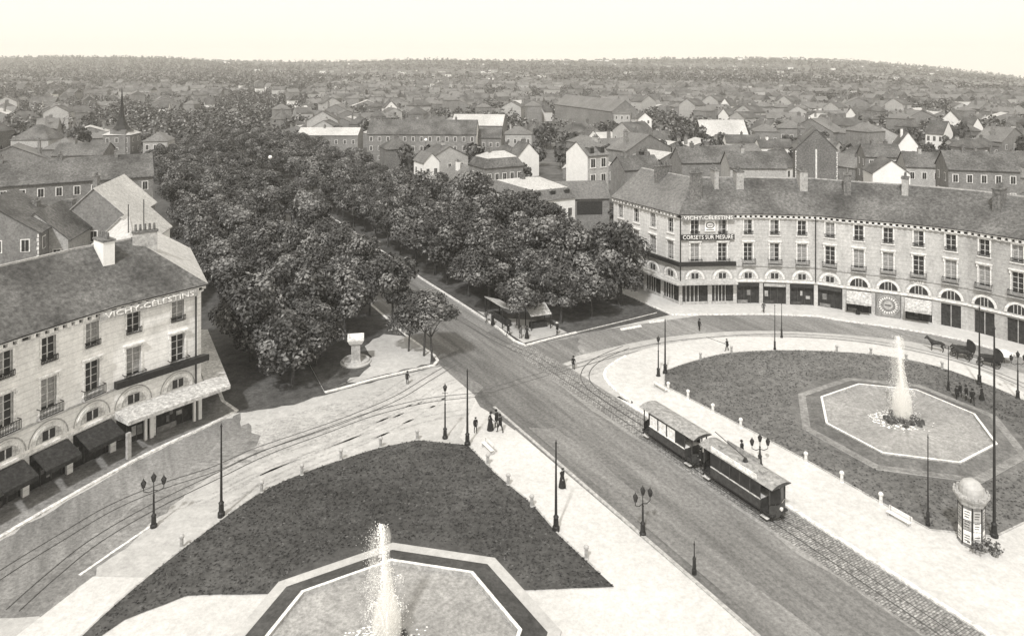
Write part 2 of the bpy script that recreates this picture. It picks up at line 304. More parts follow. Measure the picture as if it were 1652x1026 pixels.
# grass tufts
def tufts(poly, n, z, hole, rr, seed):
    r = random.Random(seed); xs = [p.x for p in poly]; ys = [p.y for p in poly]; mb = MB(); c = 0
    while c < n:
        x = r.uniform(min(xs), max(xs)); y = r.uniform(min(ys), max(ys)); ins = False; j = len(poly)-1
        if y < 44 or (Vector((x, y, 0))-hole).length < rr: c += .2; continue
        for i in range(len(poly)):
            if (poly[i].y > y) != (poly[j].y > y) and x < (poly[j].x-poly[i].x)*(y-poly[i].y)/(poly[j].y-poly[i].y)+poly[i].x: ins = not ins
            j = i
        if not ins: continue
        c += 1; h = r.uniform(.04, .12); a = r.uniform(0, 6.28)
        for k in range(2):
            b = a+k*1.9; dx, dy = math.cos(b)*.14, math.sin(b)*.14
            mb.face([(x-dx, y-dy, z), (x+dx, y+dy, z), (x+r.uniform(-.08, .08), y+r.uniform(-.08, .08), z+h)], 'tuft' if r.random() < .3 else ('grassr' if seed == 1 else 'grass'))
    return mb
FR = Vector((41.3, 76.8, 0)); FL = Vector((-8.1, 46.9, 0))
tufts(rl, 7000, .155, FR, 11, 1).build('grass', kind='stuff', label='rough grass tufts over the lawn round the right fountain')
tufts(ll, 7000, .095, FL, 11, 2).build('grass', kind='stuff', label='rough grass tufts over the lawn in the foreground')
# ------------------------------------------------------------------ big buildings
def frame_at(a, b):
    e = (b-a).normalized(); ang = math.atan2(e.y, e.x); return Matrix.Translation(a) @ Matrix.Rotation(ang, 4, 'Z'), ang, (b-a).length
ZE = 14.5
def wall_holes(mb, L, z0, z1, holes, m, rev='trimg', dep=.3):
    xs = sorted({0, L}|{h[0] for h in holes}|{h[1] for h in holes}); zs = sorted({z0, z1}|{h[2] for h in holes}|{h[3] for h in holes})
    for i in range(len(xs)-1):
        for j in range(len(zs)-1):
            cx, cz = (xs[i]+xs[i+1])/2, (zs[j]+zs[j+1])/2
            if any(h[0] < cx < h[1] and h[2] < cz < h[3] for h in holes): continue
            mb.face([(xs[i], 0, zs[j]), (xs[i+1], 0, zs[j]), (xs[i+1], 0, zs[j+1]), (xs[i], 0, zs[j+1])], m)
    for a, b, c, d in holes:
        mb.face([(a, 0, c), (a, 0, d), (a, dep, d), (a, dep, c)], rev); mb.face([(b, 0, d), (b, 0, c), (b, dep, c), (b, dep, d)], rev)
        mb.face([(a, 0, d), (b, 0, d), (b, dep, d), (a, dep, d)], rev); mb.face([(a, 0, c), (a, dep, c), (b, dep, c), (b, 0, c)], rev)
def win_mesh(w, h, rows, blind=False, open_=False):
    mb = MB(); t = .07
    mb.box(-w/2, -w/2+t, 0, .06, 0, h, 'frame'); mb.box(w/2-t, w/2, 0, .06, 0, h, 'frame'); mb.box(-w/2+t, w/2-t, 0, .06, 0, t, 'frame'); mb.box(-w/2+t, w/2-t, 0, .06, h-t, h, 'frame')
    mb.box(-.05, .05, .005, .055, t, h-t, 'frame')
    for k in range(1, rows):
        z = h*k/rows; mb.box(-w/2+t, -.05, .01, .05, z-.025, z+.025, 'frame'); mb.box(.05, w/2-t, .01, .05, z-.025, z+.025, 'frame')
    p = MB(); p.box(-w/2+.01, w/2-.01, .065, .09, .01, h-.01, 'glass')
    if blind: p.box(-w/2+.08, (.0 if open_ else w/2-.08), .03, .045, h*.12, h-.08, 'shutter')
    return mb.data('window'), p.data('pane')
W_TOP = [win_mesh(1.3, 2.3, 3), win_mesh(1.3, 2.3, 3, True, True), win_mesh(1.3, 2.3, 3, True)]
W_TALL = [win_mesh(1.4, 2.9, 4), win_mesh(1.4, 2.9, 4, True), win_mesh(1.4, 2.9, 4, True, True)]
def lintel_mesh(w, big):
    mb = MB(); x = w/2+.22
    mb.box(-w/2-.18, -w/2, -.07, .0, -.1, 2.9 if big else 2.3, 'trim'); mb.box(w/2, w/2+.18, -.07, .0, -.1, 2.9 if big else 2.3, 'trim')
    h = 2.9 if big else 2.3
    mb.box(-w/2-.18, w/2+.18, -.08, 0, h, h+.22, 'trim')
    if big: mb.box(-x-.12, x+.12, -.32, 0, h+.25, h+.40, 'trim'); mb.box(-x-.05, -x+.13, -.2, 0, h-.25, h+.24, 'trim'); mb.box(x-.13, x+.05, -.2, 0, h-.25, h+.24, 'trim')
    mb.box(-x-.05, x+.05, -.16, 0, -.24, -.1, 'trim'); return mb.data('window_surround')
LT, LB_ = lintel_mesh(1.3, False), lintel_mesh(1.4, True)
def balc_mesh(w, big):
    mb = MB(); d = .55 if big else .22; h = .85 if big else .5
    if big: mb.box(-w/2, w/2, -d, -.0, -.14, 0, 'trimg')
    for z in (.05, h): mb.box(-w/2, w/2, -d, -d+.05, z-.03, z+.03, 'black'); 
    for sx in (-1, 1): mb.box(sx*w/2-.025, sx*w/2+.025, -d, 0, h-.03, h+.03, 'black')
    n = int(w/.13)
    for i in range(n+1): x = -w/2+w*i/n; mb.box(x-.022, x+.022, -d+.01, -d+.045, .08, h-.03, 'black')
    return mb.data('balcony')
BT, BB = balc_mesh(1.5, False), balc_mesh(2.1, True)
def arch_mesh(r, pane=True, m='trim'):
    mb = MB(); n = 14
    for i in range(n):
        a, b = math.pi*i/n, math.pi*(i+1)/n
        def q(t, rr, y): return (math.cos(t)*rr, y, math.sin(t)*rr)
        for (r0, r1, y0, mm) in ((r-.32, r, -.12, m),):
            mb.face([q(b, r0, y0), q(b, r1, y0), q(a, r1, y0), q(a, r0, y0)], mm); mb.face([q(a, r1, y0), q(b, r1, y0), q(b, r1, 0), q(a, r1, 0)], mm); mb.face([q(b, r0, y0), q(a, r0, y0), q(a, r0, 0), q(b, r0, 0)], mm)
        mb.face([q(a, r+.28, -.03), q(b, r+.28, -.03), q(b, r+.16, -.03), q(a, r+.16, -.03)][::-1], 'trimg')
    p = MB(); w = .62
    for i in range(n):
        a, b = math.pi*i/n, math.pi*(i+1)/n; rr = r-.38
        p.face([(0, -.02, 0), (math.cos(a)*rr, -.02, math.sin(a)*rr), (math.cos(b)*rr, -.02, math.sin(b)*rr)], 'awn' if not pane else 'glass')
    if pane:
        for x in (-.45, 0, .45): p.box(x-.04, x+.04, -.05, -.022, 0, math.sqrt(max(.01, (r-.38)**2-x*x))-.02, 'frame')
    else:
        p.box(-.55, .55, -.06, -.022, .12, r-.6, 'glass')
        p.box(-.05, .05, -.08, -.061, .12, r-.6, 'frame')
    return mb.data('arch'), p.data('arch_window')
ARCH_SM, ARCH_LG = arch_mesh(1.55, False), arch_mesh(1.6, True)
def shopfront(L, kind):
    mb = MB(); zt = 3.45
    if kind == 'shop':
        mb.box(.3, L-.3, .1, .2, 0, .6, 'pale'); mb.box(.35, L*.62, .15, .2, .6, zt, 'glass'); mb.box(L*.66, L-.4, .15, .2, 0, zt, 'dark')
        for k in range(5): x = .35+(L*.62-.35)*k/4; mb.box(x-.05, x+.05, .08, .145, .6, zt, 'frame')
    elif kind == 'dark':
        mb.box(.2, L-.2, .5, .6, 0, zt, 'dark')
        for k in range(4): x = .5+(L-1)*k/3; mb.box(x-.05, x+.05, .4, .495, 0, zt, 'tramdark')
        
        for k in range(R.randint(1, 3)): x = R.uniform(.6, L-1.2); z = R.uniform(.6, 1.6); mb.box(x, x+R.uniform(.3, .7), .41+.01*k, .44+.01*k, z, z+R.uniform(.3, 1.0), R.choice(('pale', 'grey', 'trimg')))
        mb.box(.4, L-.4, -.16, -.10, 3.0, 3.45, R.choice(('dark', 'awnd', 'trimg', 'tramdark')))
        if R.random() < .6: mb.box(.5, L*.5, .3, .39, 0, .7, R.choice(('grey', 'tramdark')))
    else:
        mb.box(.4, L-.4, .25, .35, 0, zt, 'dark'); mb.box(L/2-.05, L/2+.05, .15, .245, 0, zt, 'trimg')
    return mb
def facade(name, path, tone, label, n_ave, ave_first, shops, plan_extra=None):
    root = empty(name, path[0], 0, label, 'building'); off0 = path[0].copy()
    inv = Matrix.Translation(-off0)
    wall = MB(inv); cor = MB(inv); band = MB(inv)
    nseg = len(path)-1
    for i in range(nseg):
        a, b = path[i], path[i+1]; X, ang, L = frame_at(a, b); c = L/2
        ave = (i < n_ave) if ave_first else (i >= nseg-n_ave)
        m = tone[0] if ave else tone[1]
        wall.X = inv @ X
        kind = shops[i]
        if kind == 'arch': gh = (c-1.25, c+1.25, 0, 3.4)
        else: gh = (.28, L-.28, 0, 3.5)
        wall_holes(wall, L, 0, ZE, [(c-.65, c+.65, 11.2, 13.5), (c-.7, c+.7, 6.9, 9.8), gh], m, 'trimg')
        cor.X = inv @ X
        e0 = .0; cor.box(-.05, L+.05, -.6, -.0, 14.30, 14.5, 'trim'); cor.box(0, L, -.06, 0, 13.88, 14.3, 'board'); cor.box(-.02, L+.02, -.25, 0, 13.72, 13.88, 'trim')  # dark backing puts the shade between brackets into the colour
        k = 0
        while .35+k*.8 < L-.1: x = .35+k*.8; cor.box(x-.2, x+.2, -.5, -.06, 13.9, 14.3, 'trim'); k += 1
        band.X = inv @ X; band.box(0, L, -.14, 0, 6.12, 6.32, 'trimg'); band.box(0, L, -.25, 0, 3.72, 3.95, 'trim')
        loc = lambda u, y, z: tuple(X @ Vector((u, y, z))-off0)
        r = R.random(); hid = ave and not ave_first
        if not hid:
            wm, pm = W_TOP[0 if r < .5 else (1 if r < .8 else 2)]; w = put(wm, 'window', root, loc(c, .2, 11.2), ang); put(pm, 'pane', w)
            wm, pm = W_TALL[0 if r > .6 else (1 if r < .3 else 2)]; w = put(wm, 'window', root, loc(c, .2, 6.9), ang); put(pm, 'pane', w)
            put(LT, 'window_surround', root, loc(c, 0, 11.2), ang); put(LB_, 'window_surround', root, loc(c, 0, 6.9), ang)
            if not ave: put(BB, 'balcony', root, loc(c, 0, 6.5), ang); put(BT, 'balcony', root, loc(c, 0, 11.2), ang)
            am, ap = ARCH_LG if kind in ('arch', 'awning', 'sign') else ARCH_SM
            o = put(am, 'arch', root, loc(c, 0, 4.15), ang); put(ap, 'arch_window', o)
            shopfront(L, {'arch': 'arch', 'shop': 'shop'}.get(kind, 'dark')).build('shopfront', root, loc(0, 0, 0), ang)
        else:
            shopfront(L, 'dark').build('shopfront', root, loc(0, 0, 0), ang)
    # ends and back
    bk = offpath(path, 12.5); wall.X = inv
    for i in range(nseg): wall.face([(*bk[i+1].xy, 0), (*bk[i].xy, 0), (*bk[i].xy, ZE), (*bk[i+1].xy, ZE)], tone[2])
    rg = offpath(path, 6.4)
    for i, fl in ((0, 1), (-1, -1)):
        pts = [(*bk[i].xy, 0), (*path[i].xy, 0), (*path[i].xy, ZE), (*rg[i].xy, 19.2), (*bk[i].xy, ZE)]
        wall.face(pts[::fl], tone[2])
    # inner dark floor and ceiling behind the shopfronts
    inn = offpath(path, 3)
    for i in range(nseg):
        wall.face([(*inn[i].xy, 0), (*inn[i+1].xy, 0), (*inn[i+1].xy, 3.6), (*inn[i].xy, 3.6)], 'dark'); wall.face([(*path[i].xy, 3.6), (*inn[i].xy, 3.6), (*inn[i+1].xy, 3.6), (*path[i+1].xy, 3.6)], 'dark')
    wall.build('wall', root); cor.build('cornice', root); band.build('string_course', root)
    ro = MB(inv); fr = offpath(path, -.66); bo = offpath(path, 13.1)
    for i in range(nseg):
        ave = (i < n_ave) if ave_first else (i >= nseg-n_ave); m = tone[3] if ave else tone[4]
        ro.face([(*fr[i].xy, 14.52), (*fr[i+1].xy, 14.52), (*rg[i+1].xy, 19.2), (*rg[i].xy, 19.2)], m)
        ro.face([(*rg[i].xy, 19.2), (*rg[i+1].xy, 19.2), (*bo[i+1].xy, 14.4), (*bo[i].xy, 14.4)], m)
        ro.face([(*fr[i+1].xy, 14.52), (*fr[i].xy, 14.52), (*fr[i].xy, 14.40), (*fr[i+1].xy, 14.40)], 'black')
    roof = ro.build('roof', root)
    cp = MB(inv)
    for i in range(nseg):
        X, ang, L = frame_at(rg[i], rg[i+1]); cp.X = inv @ X; cp.box(0, L, -.12, .12, 19.12, 19.30, 'pale')
    cp.build('ridge_tiles', roof)
    return root, inv
shR = ['shop']*4+['shop', 'shop', 'dark', 'dark', 'dark', 'dark', 'awning', 'sign', 'awning', 'arch', 'arch', 'arch', 'arch']
rb, rinv = facade('corner_building', rp, ('stone', 'stone_shaded', 'pale', 'slatel', 'slate'), 'long curved four storey stone building with slate roof facing the right fountain', 4, True, shR)  # square front in darker stone, its shade put into the colour
shL = ['dark', 'dark', 'dark', 'dark', 'arch', 'shop', 'dark', 'dark', 'dark', 'dark']
shL = ['dark']*6+['dark']*4
lb, linv = facade('corner_building', lp, ('stone_lit', 'stone_lit', 'pale', 'zinc', 'slate'), 'pale stone corner building with cafe canopy at the left edge', 4, False, shL)  # stone brightened to paint in light, as the front turns from the sun
# chimneys
def chimney(root, inv, path, px, D0, w, d, ztop, m1, pots=5, side=1):
    tabs = path; p = D0; X = inv @ Matrix.Translation(p[0]) @ Matrix.Rotation(p[1], 4, 'Z')
    mb = MB(X); mb.box(-w/2, w/2, -d/2, d/2, 14.6, ztop, m1); mb.box(-w/2-.1, w/2+.1, -d/2-.1, d/2+.1, ztop, ztop+.18, 'brick')
    c = mb.build('chimney', root); pt = MB(X)
    for k in range(pots): pt.lathe([(.13, 0), (.16, .1), (.12, .7)], 'brick', 6, (0, -d/2+.3+(d-.6)*k/max(1, pots-1), ztop+.18))
    pt.build('chimney_pot', c)
def chim_on(root, inv, path, frac_i, u, back, w, d, ztop, m, pots=5):
    a, b = path[frac_i], path[frac_i+1]; e = (b-a).normalized(); n = Vector((-e.y, e.x, 0)); q = a.lerp(b, u)+n*back
    chimney(root, inv, path, 0, (q, math.atan2(e.y, e.x)), w, d, ztop, m, pots)
for (i, u, bkk, w, d, zt, m) in ((1, .6, 5.5, .7, 3.4, 20.4, 'brick'), (3, .9, 3.8, .6, 2.2, 20.6, 'brick'), (5, .6, 5.2, .7, 2.4, 20.6, 'pale'), (6, .5, 5.0, 1.2, 2.0, 20.4, 'pale'), (8, .8, 5.0, 1.2, 2.4, 20.6, 'pale'), (10, .1, 4.9, 1.1, 2.6, 20.5, 'brick'), (12, .0, 5.4, .9, 2.2, 20.4, 'pale'), (14, .6, 4.4, 1.0, 2.6, 20.2, 'brick')):
    chim_on(rb, rinv, rp, i, u, bkk, w, d, zt, m)
for (i, u, bkk, w, d, zt, m) in ((4, .3, 5.0, 1.1, 2.4, 19.9, 'white'), (6, .9, 5.2, .5, 2.4, 19.9, 'pale')):
    chim_on(lb, linv, lp, i, u, bkk, w, d, zt, m)
# corner extras: canopies, balcony bands, drainpipes
def strip(path, i0, i1, d0, d1, z0, z1, m, inv, name, root, lip=None):
    mb = MB(inv); a = offpath(path, -d0); b = offpath(path, -d1)
    for i in range(i0, i1):
        for (za, q) in ((z1, 0), (z1-(z1-z0), 1)): pass
        mb.face([(*b[i].xy, z1), (*b[i+1].xy, z1), (*a[i+1].xy, z1+(lip or 0)), (*a[i].xy, z1+(lip or 0))], m)
        mb.face([(*b[i].xy, z0), (*b[i+1].xy, z0), (*b[i+1].xy, z1), (*b[i].xy, z1)], m)
        mb.face([(*a[i].xy, z0), (*a[i+1].xy, z0), (*b[i+1].xy, z0), (*b[i].xy, z0)], m)
    for i, s_ in ((i0, 1), (i1, -1)):
        mb.face([(*a[i].xy, z0), (*b[i].xy, z0), (*b[i].xy, z1), (*a[i].xy, z1+(lip or 0))][::s_], m)
    return mb.build(name, root)
strip(rp, 0, 6, .26, 1.5, 3.66, 3.9, 'pale', rinv, 'canopy', rb, .12)
strip(rp, 0, 6, .15, .62, 6.35, 6.95, 'black', rinv, 'balcony_band', rb)
strip(lp, 4, 10, .26, 2.7, 3.4, 3.75, 'awn', linv, 'canopy', lb, .35)
strip(lp, 4, 6, .15, .75, 6.35, 7.0, 'black', linv, 'balcony_band', lb)
def on(root, inv, path, i, mbf, name, **kw):
    X, ang, L = frame_at(path[i], path[i+1]); mb = MB(inv @ X); mbf(mb, L); return mb.build(name, root, **kw)
for i in (4, 9): on(rb, rinv, rp, i, lambda mb, L: mb.box(-.07, .07, -.30, -.16, 3.9, 14.1, 'black'), 'drainpipe')
on(lb, linv, lp, 5, lambda mb, L: mb.box(L-.75, L-.62, -.30, -.16, 3.9, 14.1, 'black'), 'drainpipe')
for i in (4, 5): on(lb, linv, lp, i, lambda mb, L: (mb.box(L-.4, L-.05, -.28, -.02, 0, 3.4, 'white'), mb.box(L-.95, L-.7, -.28, -.02, 0, 3.4, 'white')), 'pilaster')
on(lb, linv, lp, 3, lambda mb, L: mb.box(L-.3, L+.1, -2.6, -2.3, 0, 2.6, 'pale'), 'awning_post')
def awning(mb, L):
    mb.mesh([(.3, -.3, 3.5), (L-.3, -.3, 3.5), (L-.3, -2.0, 2.35), (.3, -2.0, 2.35), (.3, -.3, 3.42), (L-.3, -.3, 3.42), (L-.3, -2.0, 2.27), (.3, -2.0, 2.27), (L-.3, -2.0, 1.95), (.3, -2.0, 1.95)],
            [(0, 3, 2, 1), (4, 5, 6, 7), (3, 9, 8, 2), (0, 4, 7, 3), (1, 2, 6, 5)], 'awn')
on(rb, rinv, rp, 10, awning, 'awning'); on(rb, rinv, rp, 12, awning, 'awning')
def shop_awning(mb, L):
    mb.mesh([(.35, -.28, 3.6), (L-.35, -.28, 3.6), (L-.35, -2.3, 2.7), (.35, -2.3, 2.7), (.35, -.28, 3.5), (L-.35, -.28, 3.5), (L-.35, -2.3, 2.6), (.35, -2.3, 2.6), (L-.35, -2.3, 2.3), (.35, -2.3, 2.3)],
            [(0, 3, 2, 1), (4, 5, 6, 7), (3, 9, 8, 2), (0, 4, 7, 3), (1, 2, 6, 5)], 'awnd')
for i in range(4): on(lb, linv, lp, i, shop_awning, 'awning')
# signs and lettering
def text_mesh(s, size, ext=.03):
    cu = bpy.data.curves.new('t', 'FONT'); cu.body = s; cu.size = size; cu.extrude = ext; cu.align_x = 'CENTER'; cu.align_y = 'CENTER'; cu.resolution_u = 2
    ob = bpy.data.objects.new('t', cu); COL.objects.link(ob); dg = bpy.context.evaluated_depsgraph_get(); me = bpy.data.meshes.new_from_object(ob.evaluated_get(dg))
    bpy.data.objects.remove(ob); me.materials.clear(); me.materials.append(M['letter']); me.name = 'lettering'
    w = max(v.co.x for v in me.vertices)-min(v.co.x for v in me.vertices); me.transform(Matrix.Rotation(math.pi/2, 4, 'X')); return me, w
def sign(root, path, i0, u0, i1, u1, z, h, txt, board, out=.18, name='sign_board', lsize=None):
    a = path[i0].lerp(path[i0+1], u0); b = path[i1].lerp(path[i1+1], u1); X, ang, L = frame_at(a, b); o0 = path[0]
    mb = MB(); mb.box(-L/2, L/2, -out, -out+.07, -h/2, h/2, board)
    loc = Vector(X @ Vector((L/2, 0, z)))-o0
    s = mb.build(name, root, loc, ang); me, w = text_mesh(txt, lsize or h*1.05)
    o = put(me, 'lettering', s, (0, -out-.035, 0)); o.scale = (min(1.6, (L-.5)/w), 1, 1); return s
sign(rb, rp, 4, .04, 5, .92, 13.95, .72, 'VICHY-C\u00c9LESTINS', 'grey', .66, lsize=.8)
sign(rb, rp, 4, .02, 5, .95, 10.85, .85, 'CORSETS SUR MESURE', 'board', .36)
sign(lb, lp, 3, .62, 5, .86, 13.9, .72, 'VICHY-C\u00c9LESTINS', 'trimg', .66, lsize=.7)
sign(rb, rp, 12, .25, 12, .75, 5.95, .5, 'CAF\u00c9', 'stone_shaded', .16, lsize=.6)
def emblem(mb, L):
    x = L; mb.box(x-.85, x+.85, -.22, -.16, 11.7, 13.45, 'white'); n = 20
    for k in range(n):
        a, b = 2*math.pi*k/n, 2*math.pi*(k+1)/n
        mb.face([(x+math.cos(a)*.72, -.23, 12.7+math.sin(a)*.52), (x+math.cos(b)*.72, -.23, 12.7+math.sin(b)*.52), (x+math.cos(b)*.55, -.23, 12.7+math.sin(b)*.38), (x+math.cos(a)*.55, -.23, 12.7+math.sin(a)*.38)], 'board')
    for sg in (-1, 1):
        for k in range(3): mb.face([(x, -.235, 12.55+k*.12), (x+sg*.5, -.235, 12.66+k*.12), (x+sg*.42, -.235, 12.6+k*.12), (x, -.235, 12.49+k*.12)][::-sg], 'board')
    mb.box(x-.6, x+.6, -.23, -.221, 11.9, 12.02, 'board')
on(rb, rinv, rp, 4, emblem, 'emblem_panel', label='white panel with a dark oval emblem between the top windows')
def roundsign(mb, L):
    c, z = L/2, 1.95
    mb.box(.35, L-.35, -.32, -.27, .15, 3.6, 'grey')
    for (r0, r1, y, m) in ((1.42, 1.5, -.33, 'pale'), (0, .62, -.33, 'trimg')):
        for k in range(24):
            a, b = 2*math.pi*k/24, 2*math.pi*(k+1)/24
            mb.face([(c+math.cos(a)*r0, y, z+math.sin(a)*r0), (c+math.cos(b)*r0, y, z+math.sin(b)*r0), (c+math.cos(b)*r1, y, z+math.sin(b)*r1), (c+math.cos(a)*r1, y, z+math.sin(a)*r1)], m)
    for k in range(22):
        a = 2*math.pi*k/22; X = Matrix.Translation((c+math.cos(a)*1.12, -.33, z+math.sin(a)*1.12)) @ Matrix.Rotation(-a+math.pi/2, 4, 'Y')
        mb.box(-.09, .09, -.02, 0, -.16, .16, 'trim', X)
    mb.box(c-.4, c+.4, -.36, -.335, z-.07, z+.07, 'board')
on(rb, rinv, rp, 11, roundsign, 'round_sign', label='round white trade sign painted on a grey shop panel')
# ------------------------------------------------------------------ basins
OCT = [Vector((-6.4, 5.0, 0)), Vector((-8.4, -1.0, 0)), Vector((-5.5, -6.8, 0)), Vector((.9, -8.5, 0)), Vector((6.6, -5.1, 0)), Vector((8.3, 1.0, 0)), Vector((5.3, 6.8, 0)), Vector((-.6, 8.3, 0))]
def oct_(r, rot=0):
    if rot: return [(A*v.dot(A)-P*v.dot(P))*(r/8.5) for v in OCT][::-1]
    return [v*(r/8.5) for v in OCT]
def mist_mat(name, dens):
    m = bpy.data.materials.new(name); m.use_nodes = True; nt = m.node_tree; nt.nodes.clear(); o = nt.nodes.new('ShaderNodeOutputMaterial'); v = nt.nodes.new('ShaderNodeVolumePrincipled')
    v.inputs['Color'].default_value = (.99, .98, .95, 1); v.inputs['Density'].default_value = dens; nt.links.new(v.outputs[0], o.inputs['Volume']); return m
MIST, MIST2 = mist_mat('spray_mist', .75), mist_mat('spray_mist_thin', .3)
def spray(mb, h, r):
    rr = random.Random(int(h*10))
    def drop(x, y, z, s):
        mb.mesh([(x-s, y, z), (x+s, y, z), (x, y-s, z), (x, y+s, z), (x, y, z-s*1.5), (x, y, z+s*1.5)], [(0, 2, 5), (2, 1, 5), (1, 3, 5), (3, 0, 5), (2, 0, 4), (1, 2, 4), (3, 1, 4), (0, 3, 4)], 'foam')
    for k in range(6500):
        z = h*rr.random()**1.15; w = .16+.22*(1-z/h) if rr.random() < .45 else .42+1.0*max(0, 1-z/(h*.6))
        a = rr.uniform(0, 6.28); q = rr.gauss(0, .55)*w; lean = .05*z*(z/h)
        drop(math.cos(a)*q-lean, math.sin(a)*q, z+.2, rr.uniform(.012, .034))
    for k in range(1500):                                   # falling veil downwind
        z = h*rr.uniform(.05, .97); drop(-.5-rr.gauss(.5, .4)*(1-.3*z/h), rr.gauss(0, .4), z, rr.uniform(.008, .02))
    for j in range(9):                                     # low side jets
        a = j*.7; hh = rr.uniform(1.6, 3.4)
        for k in range(70):
            t = k/70; rad = t*rr.uniform(1.1, 1.5); z = 4*hh*t*(1-t*.75); drop(math.cos(a)*rad, math.sin(a)*rad, z+.3, rr.uniform(.012, .03))
def basin(loc, rot, label, grp, h):
    root = empty('fountain', loc, 0, label, 'fountain', grp); z0 = .16 if rot == 0 else .1
    o, i2, i1, w = oct_(11.2, rot), oct_(10.3, rot), oct_(8.62, rot), oct_(8.35, rot)
    def ring(mb, a, b, z, m, zb=None):
        for k in range(8):
            p, q, r_, s_ = a[k], a[(k+1) % 8], b[(k+1) % 8], b[k]
            mb.face([(*p.xy, z), (*q.xy, z), (*r_.xy, z if zb is None else zb), (*s_.xy, z if zb is None else zb)], m)
    def side(mb, a, z0_, z1_, m):
        for k in range(8): p, q = a[k], a[(k+1) % 8]; mb.face([(*p.xy, z0_), (*q.xy, z0_), (*q.xy, z1_), (*p.xy, z1_)], m)
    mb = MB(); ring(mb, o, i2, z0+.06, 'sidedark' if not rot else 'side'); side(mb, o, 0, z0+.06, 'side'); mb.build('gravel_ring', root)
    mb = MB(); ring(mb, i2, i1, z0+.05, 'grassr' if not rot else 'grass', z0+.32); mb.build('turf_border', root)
    mb = MB(); ring(mb, i1, w, z0+.46, 'trim'); side(mb, i1, 0, z0+.46, 'trimg'); side(mb, w, -.1, z0+.46, 'trimg'); mb.build('basin_rim', root)
    mb = MB(); mb.face([(*p.xy, z0+.2) for p in w], 'water'); mb.build('water', root)
    mb = MB(); rr = random.Random(3)
    for k in range(26):
        a = rr.uniform(0, 6.28); q = rr.uniform(.2, 2.0); s = rr.uniform(.2, .42); X = Matrix.Translation((math.cos(a)*q, math.sin(a)*q*.8, z0+.25)) @ Matrix.Rotation(a, 4, (1, .4, 1))
        mb.box(-s, s, -s*.7, s*.7, -s*.6, s*.6, 'rock', X)
    mb.build('rockwork', root)
    mb = MB()
    for k in range(190):                                   # churned white water round the rocks
        a = rr.uniform(0, 6.28); q = rr.uniform(1.3, 2.5) if k < 150 else rr.uniform(1.5, 3.5); s = rr.uniform(.03, .08 if k < 150 else .04)
        ex = math.cos(a)*q-(.8 if k < 150 else 0); ey = math.sin(a)*q*.8; mb.prism([(ex+math.cos(b*.9)*s*rr.uniform(1, 2.4), ey+math.sin(b*.9)*s*rr.uniform(.7, 1.4)) for b in range(7)], z0+.19, z0+.22, 'foam')
    mb.build('foam', root)
    mb = MB(Matrix.Translation((0, 0, z0+.2))); spray(mb, h, 1); mb.build('water_jet', root)
    mb = MB(Matrix.Translation((0, 0, z0+.35))); mb.lathe([(.05, 0), (.7, .05), (1.0, h*.12), (.9, h*.28), (.5, h*.45), (.28, h*.62), (.22, h*.8), (.30, h*.9), (.18, h*.98), (.02, h)], MIST, 16); mb.lathe([(.02, h*.35), (.3, h*.45), (.42, h*.7), (.35, h*.88), (.05, h*.93)], MIST2, 12, (-.75, 0, 0)); mb.build('mist', root)
basin(FR, 0, 'octagonal stone basin with a tall white jet in the right lawn', 'octagonal fountains of the square', 8.7)
basin(FL, .0001, 'octagonal stone basin with a white jet at the near edge of the foreground lawn', 'octagonal fountains of the square', 7.8)
# ------------------------------------------------------------------ street furniture
def tall_pole(loc, h, label, thin=False):
    root = empty('tramway_pole', loc, 0, label, 'pole', 'tall tramway poles'); k = .6 if thin else 1
    mb = MB(); mb.lathe([(.30*k, 0), (.30*k, .35), (.22*k, .45), (.20*k, 1.1), (.24*k, 1.15), (.13*k, 1.3)], 'black', 10); mb.build('base', root)
    mb = MB(); mb.lathe([(.12*k, 1.25), (.085*k, h*.6), (.06*k, h-.12)], 'black', 8); mb.build('shaft', root)
    mb = MB(); mb.lathe([(.07*k, 0), (.11*k, .08), (.05*k, .16), (.02, .34)], 'black', 8, (0, 0, h-.14)); mb.build('finial', root)
def px_h(x, yb, yt, z0=0): p = gp(x, yb, z0); return p, (yb-yt)*p.y/F
for x, yb, yt, lab, thin in ((357, 833, 686, 'tall dark pole on the left side of the foreground lawn', 0), (754, 719, 598, 'tall dark pole at the top right corner of the foreground lawn', 0), (897, 856, 713, 'tall dark pole on the pale path beside the foreground lawn', 0),
        (1073, 604, 516, 'dark pole at the left tip of the right lawn beside a lamp', 0), (1250, 566, 492, 'thin dark pole at the top edge of the right lawn', 1), (1261, 546, 490, 'thin pole by the kerb before the curved building', 1),
        (1580, 622, 496, 'tall dark pole before the curved building at the right edge', 0), (1604, 868, 528, 'tallest dark pole beside the poster column', 0), (1497, 850, 704, 'very thin grey rod standing in the right lawn', 1), (1120, 926, 876, 'short thin pole by the avenue kerb at the bottom', 1), (1530, 632, 560, 'thin stake on the lawn left of the standing group', 1)):
    p, h = px_h(x, yb, yt); tall_pole(p, h, lab, bool(thin))
def lantern(mb, c):
    mb.lathe([(.09, 0), (.19, .38), (.21, .40), (.10, .56), (.03, .72)], 'glass', 6, c); 
    for k in range(6):
        a = k*math.pi/3; mb.tube([(c[0]+math.cos(a)*.10, c[1]+math.sin(a)*.10, c[2]), (c[0]+math.cos(a)*.2, c[1]+math.sin(a)*.2, c[2]+.39)], .018, 'black', 4)
    mb.lathe([(.23, .40), (.12, .57), (.05, .62), (.02, .78)], 'black', 6, c)
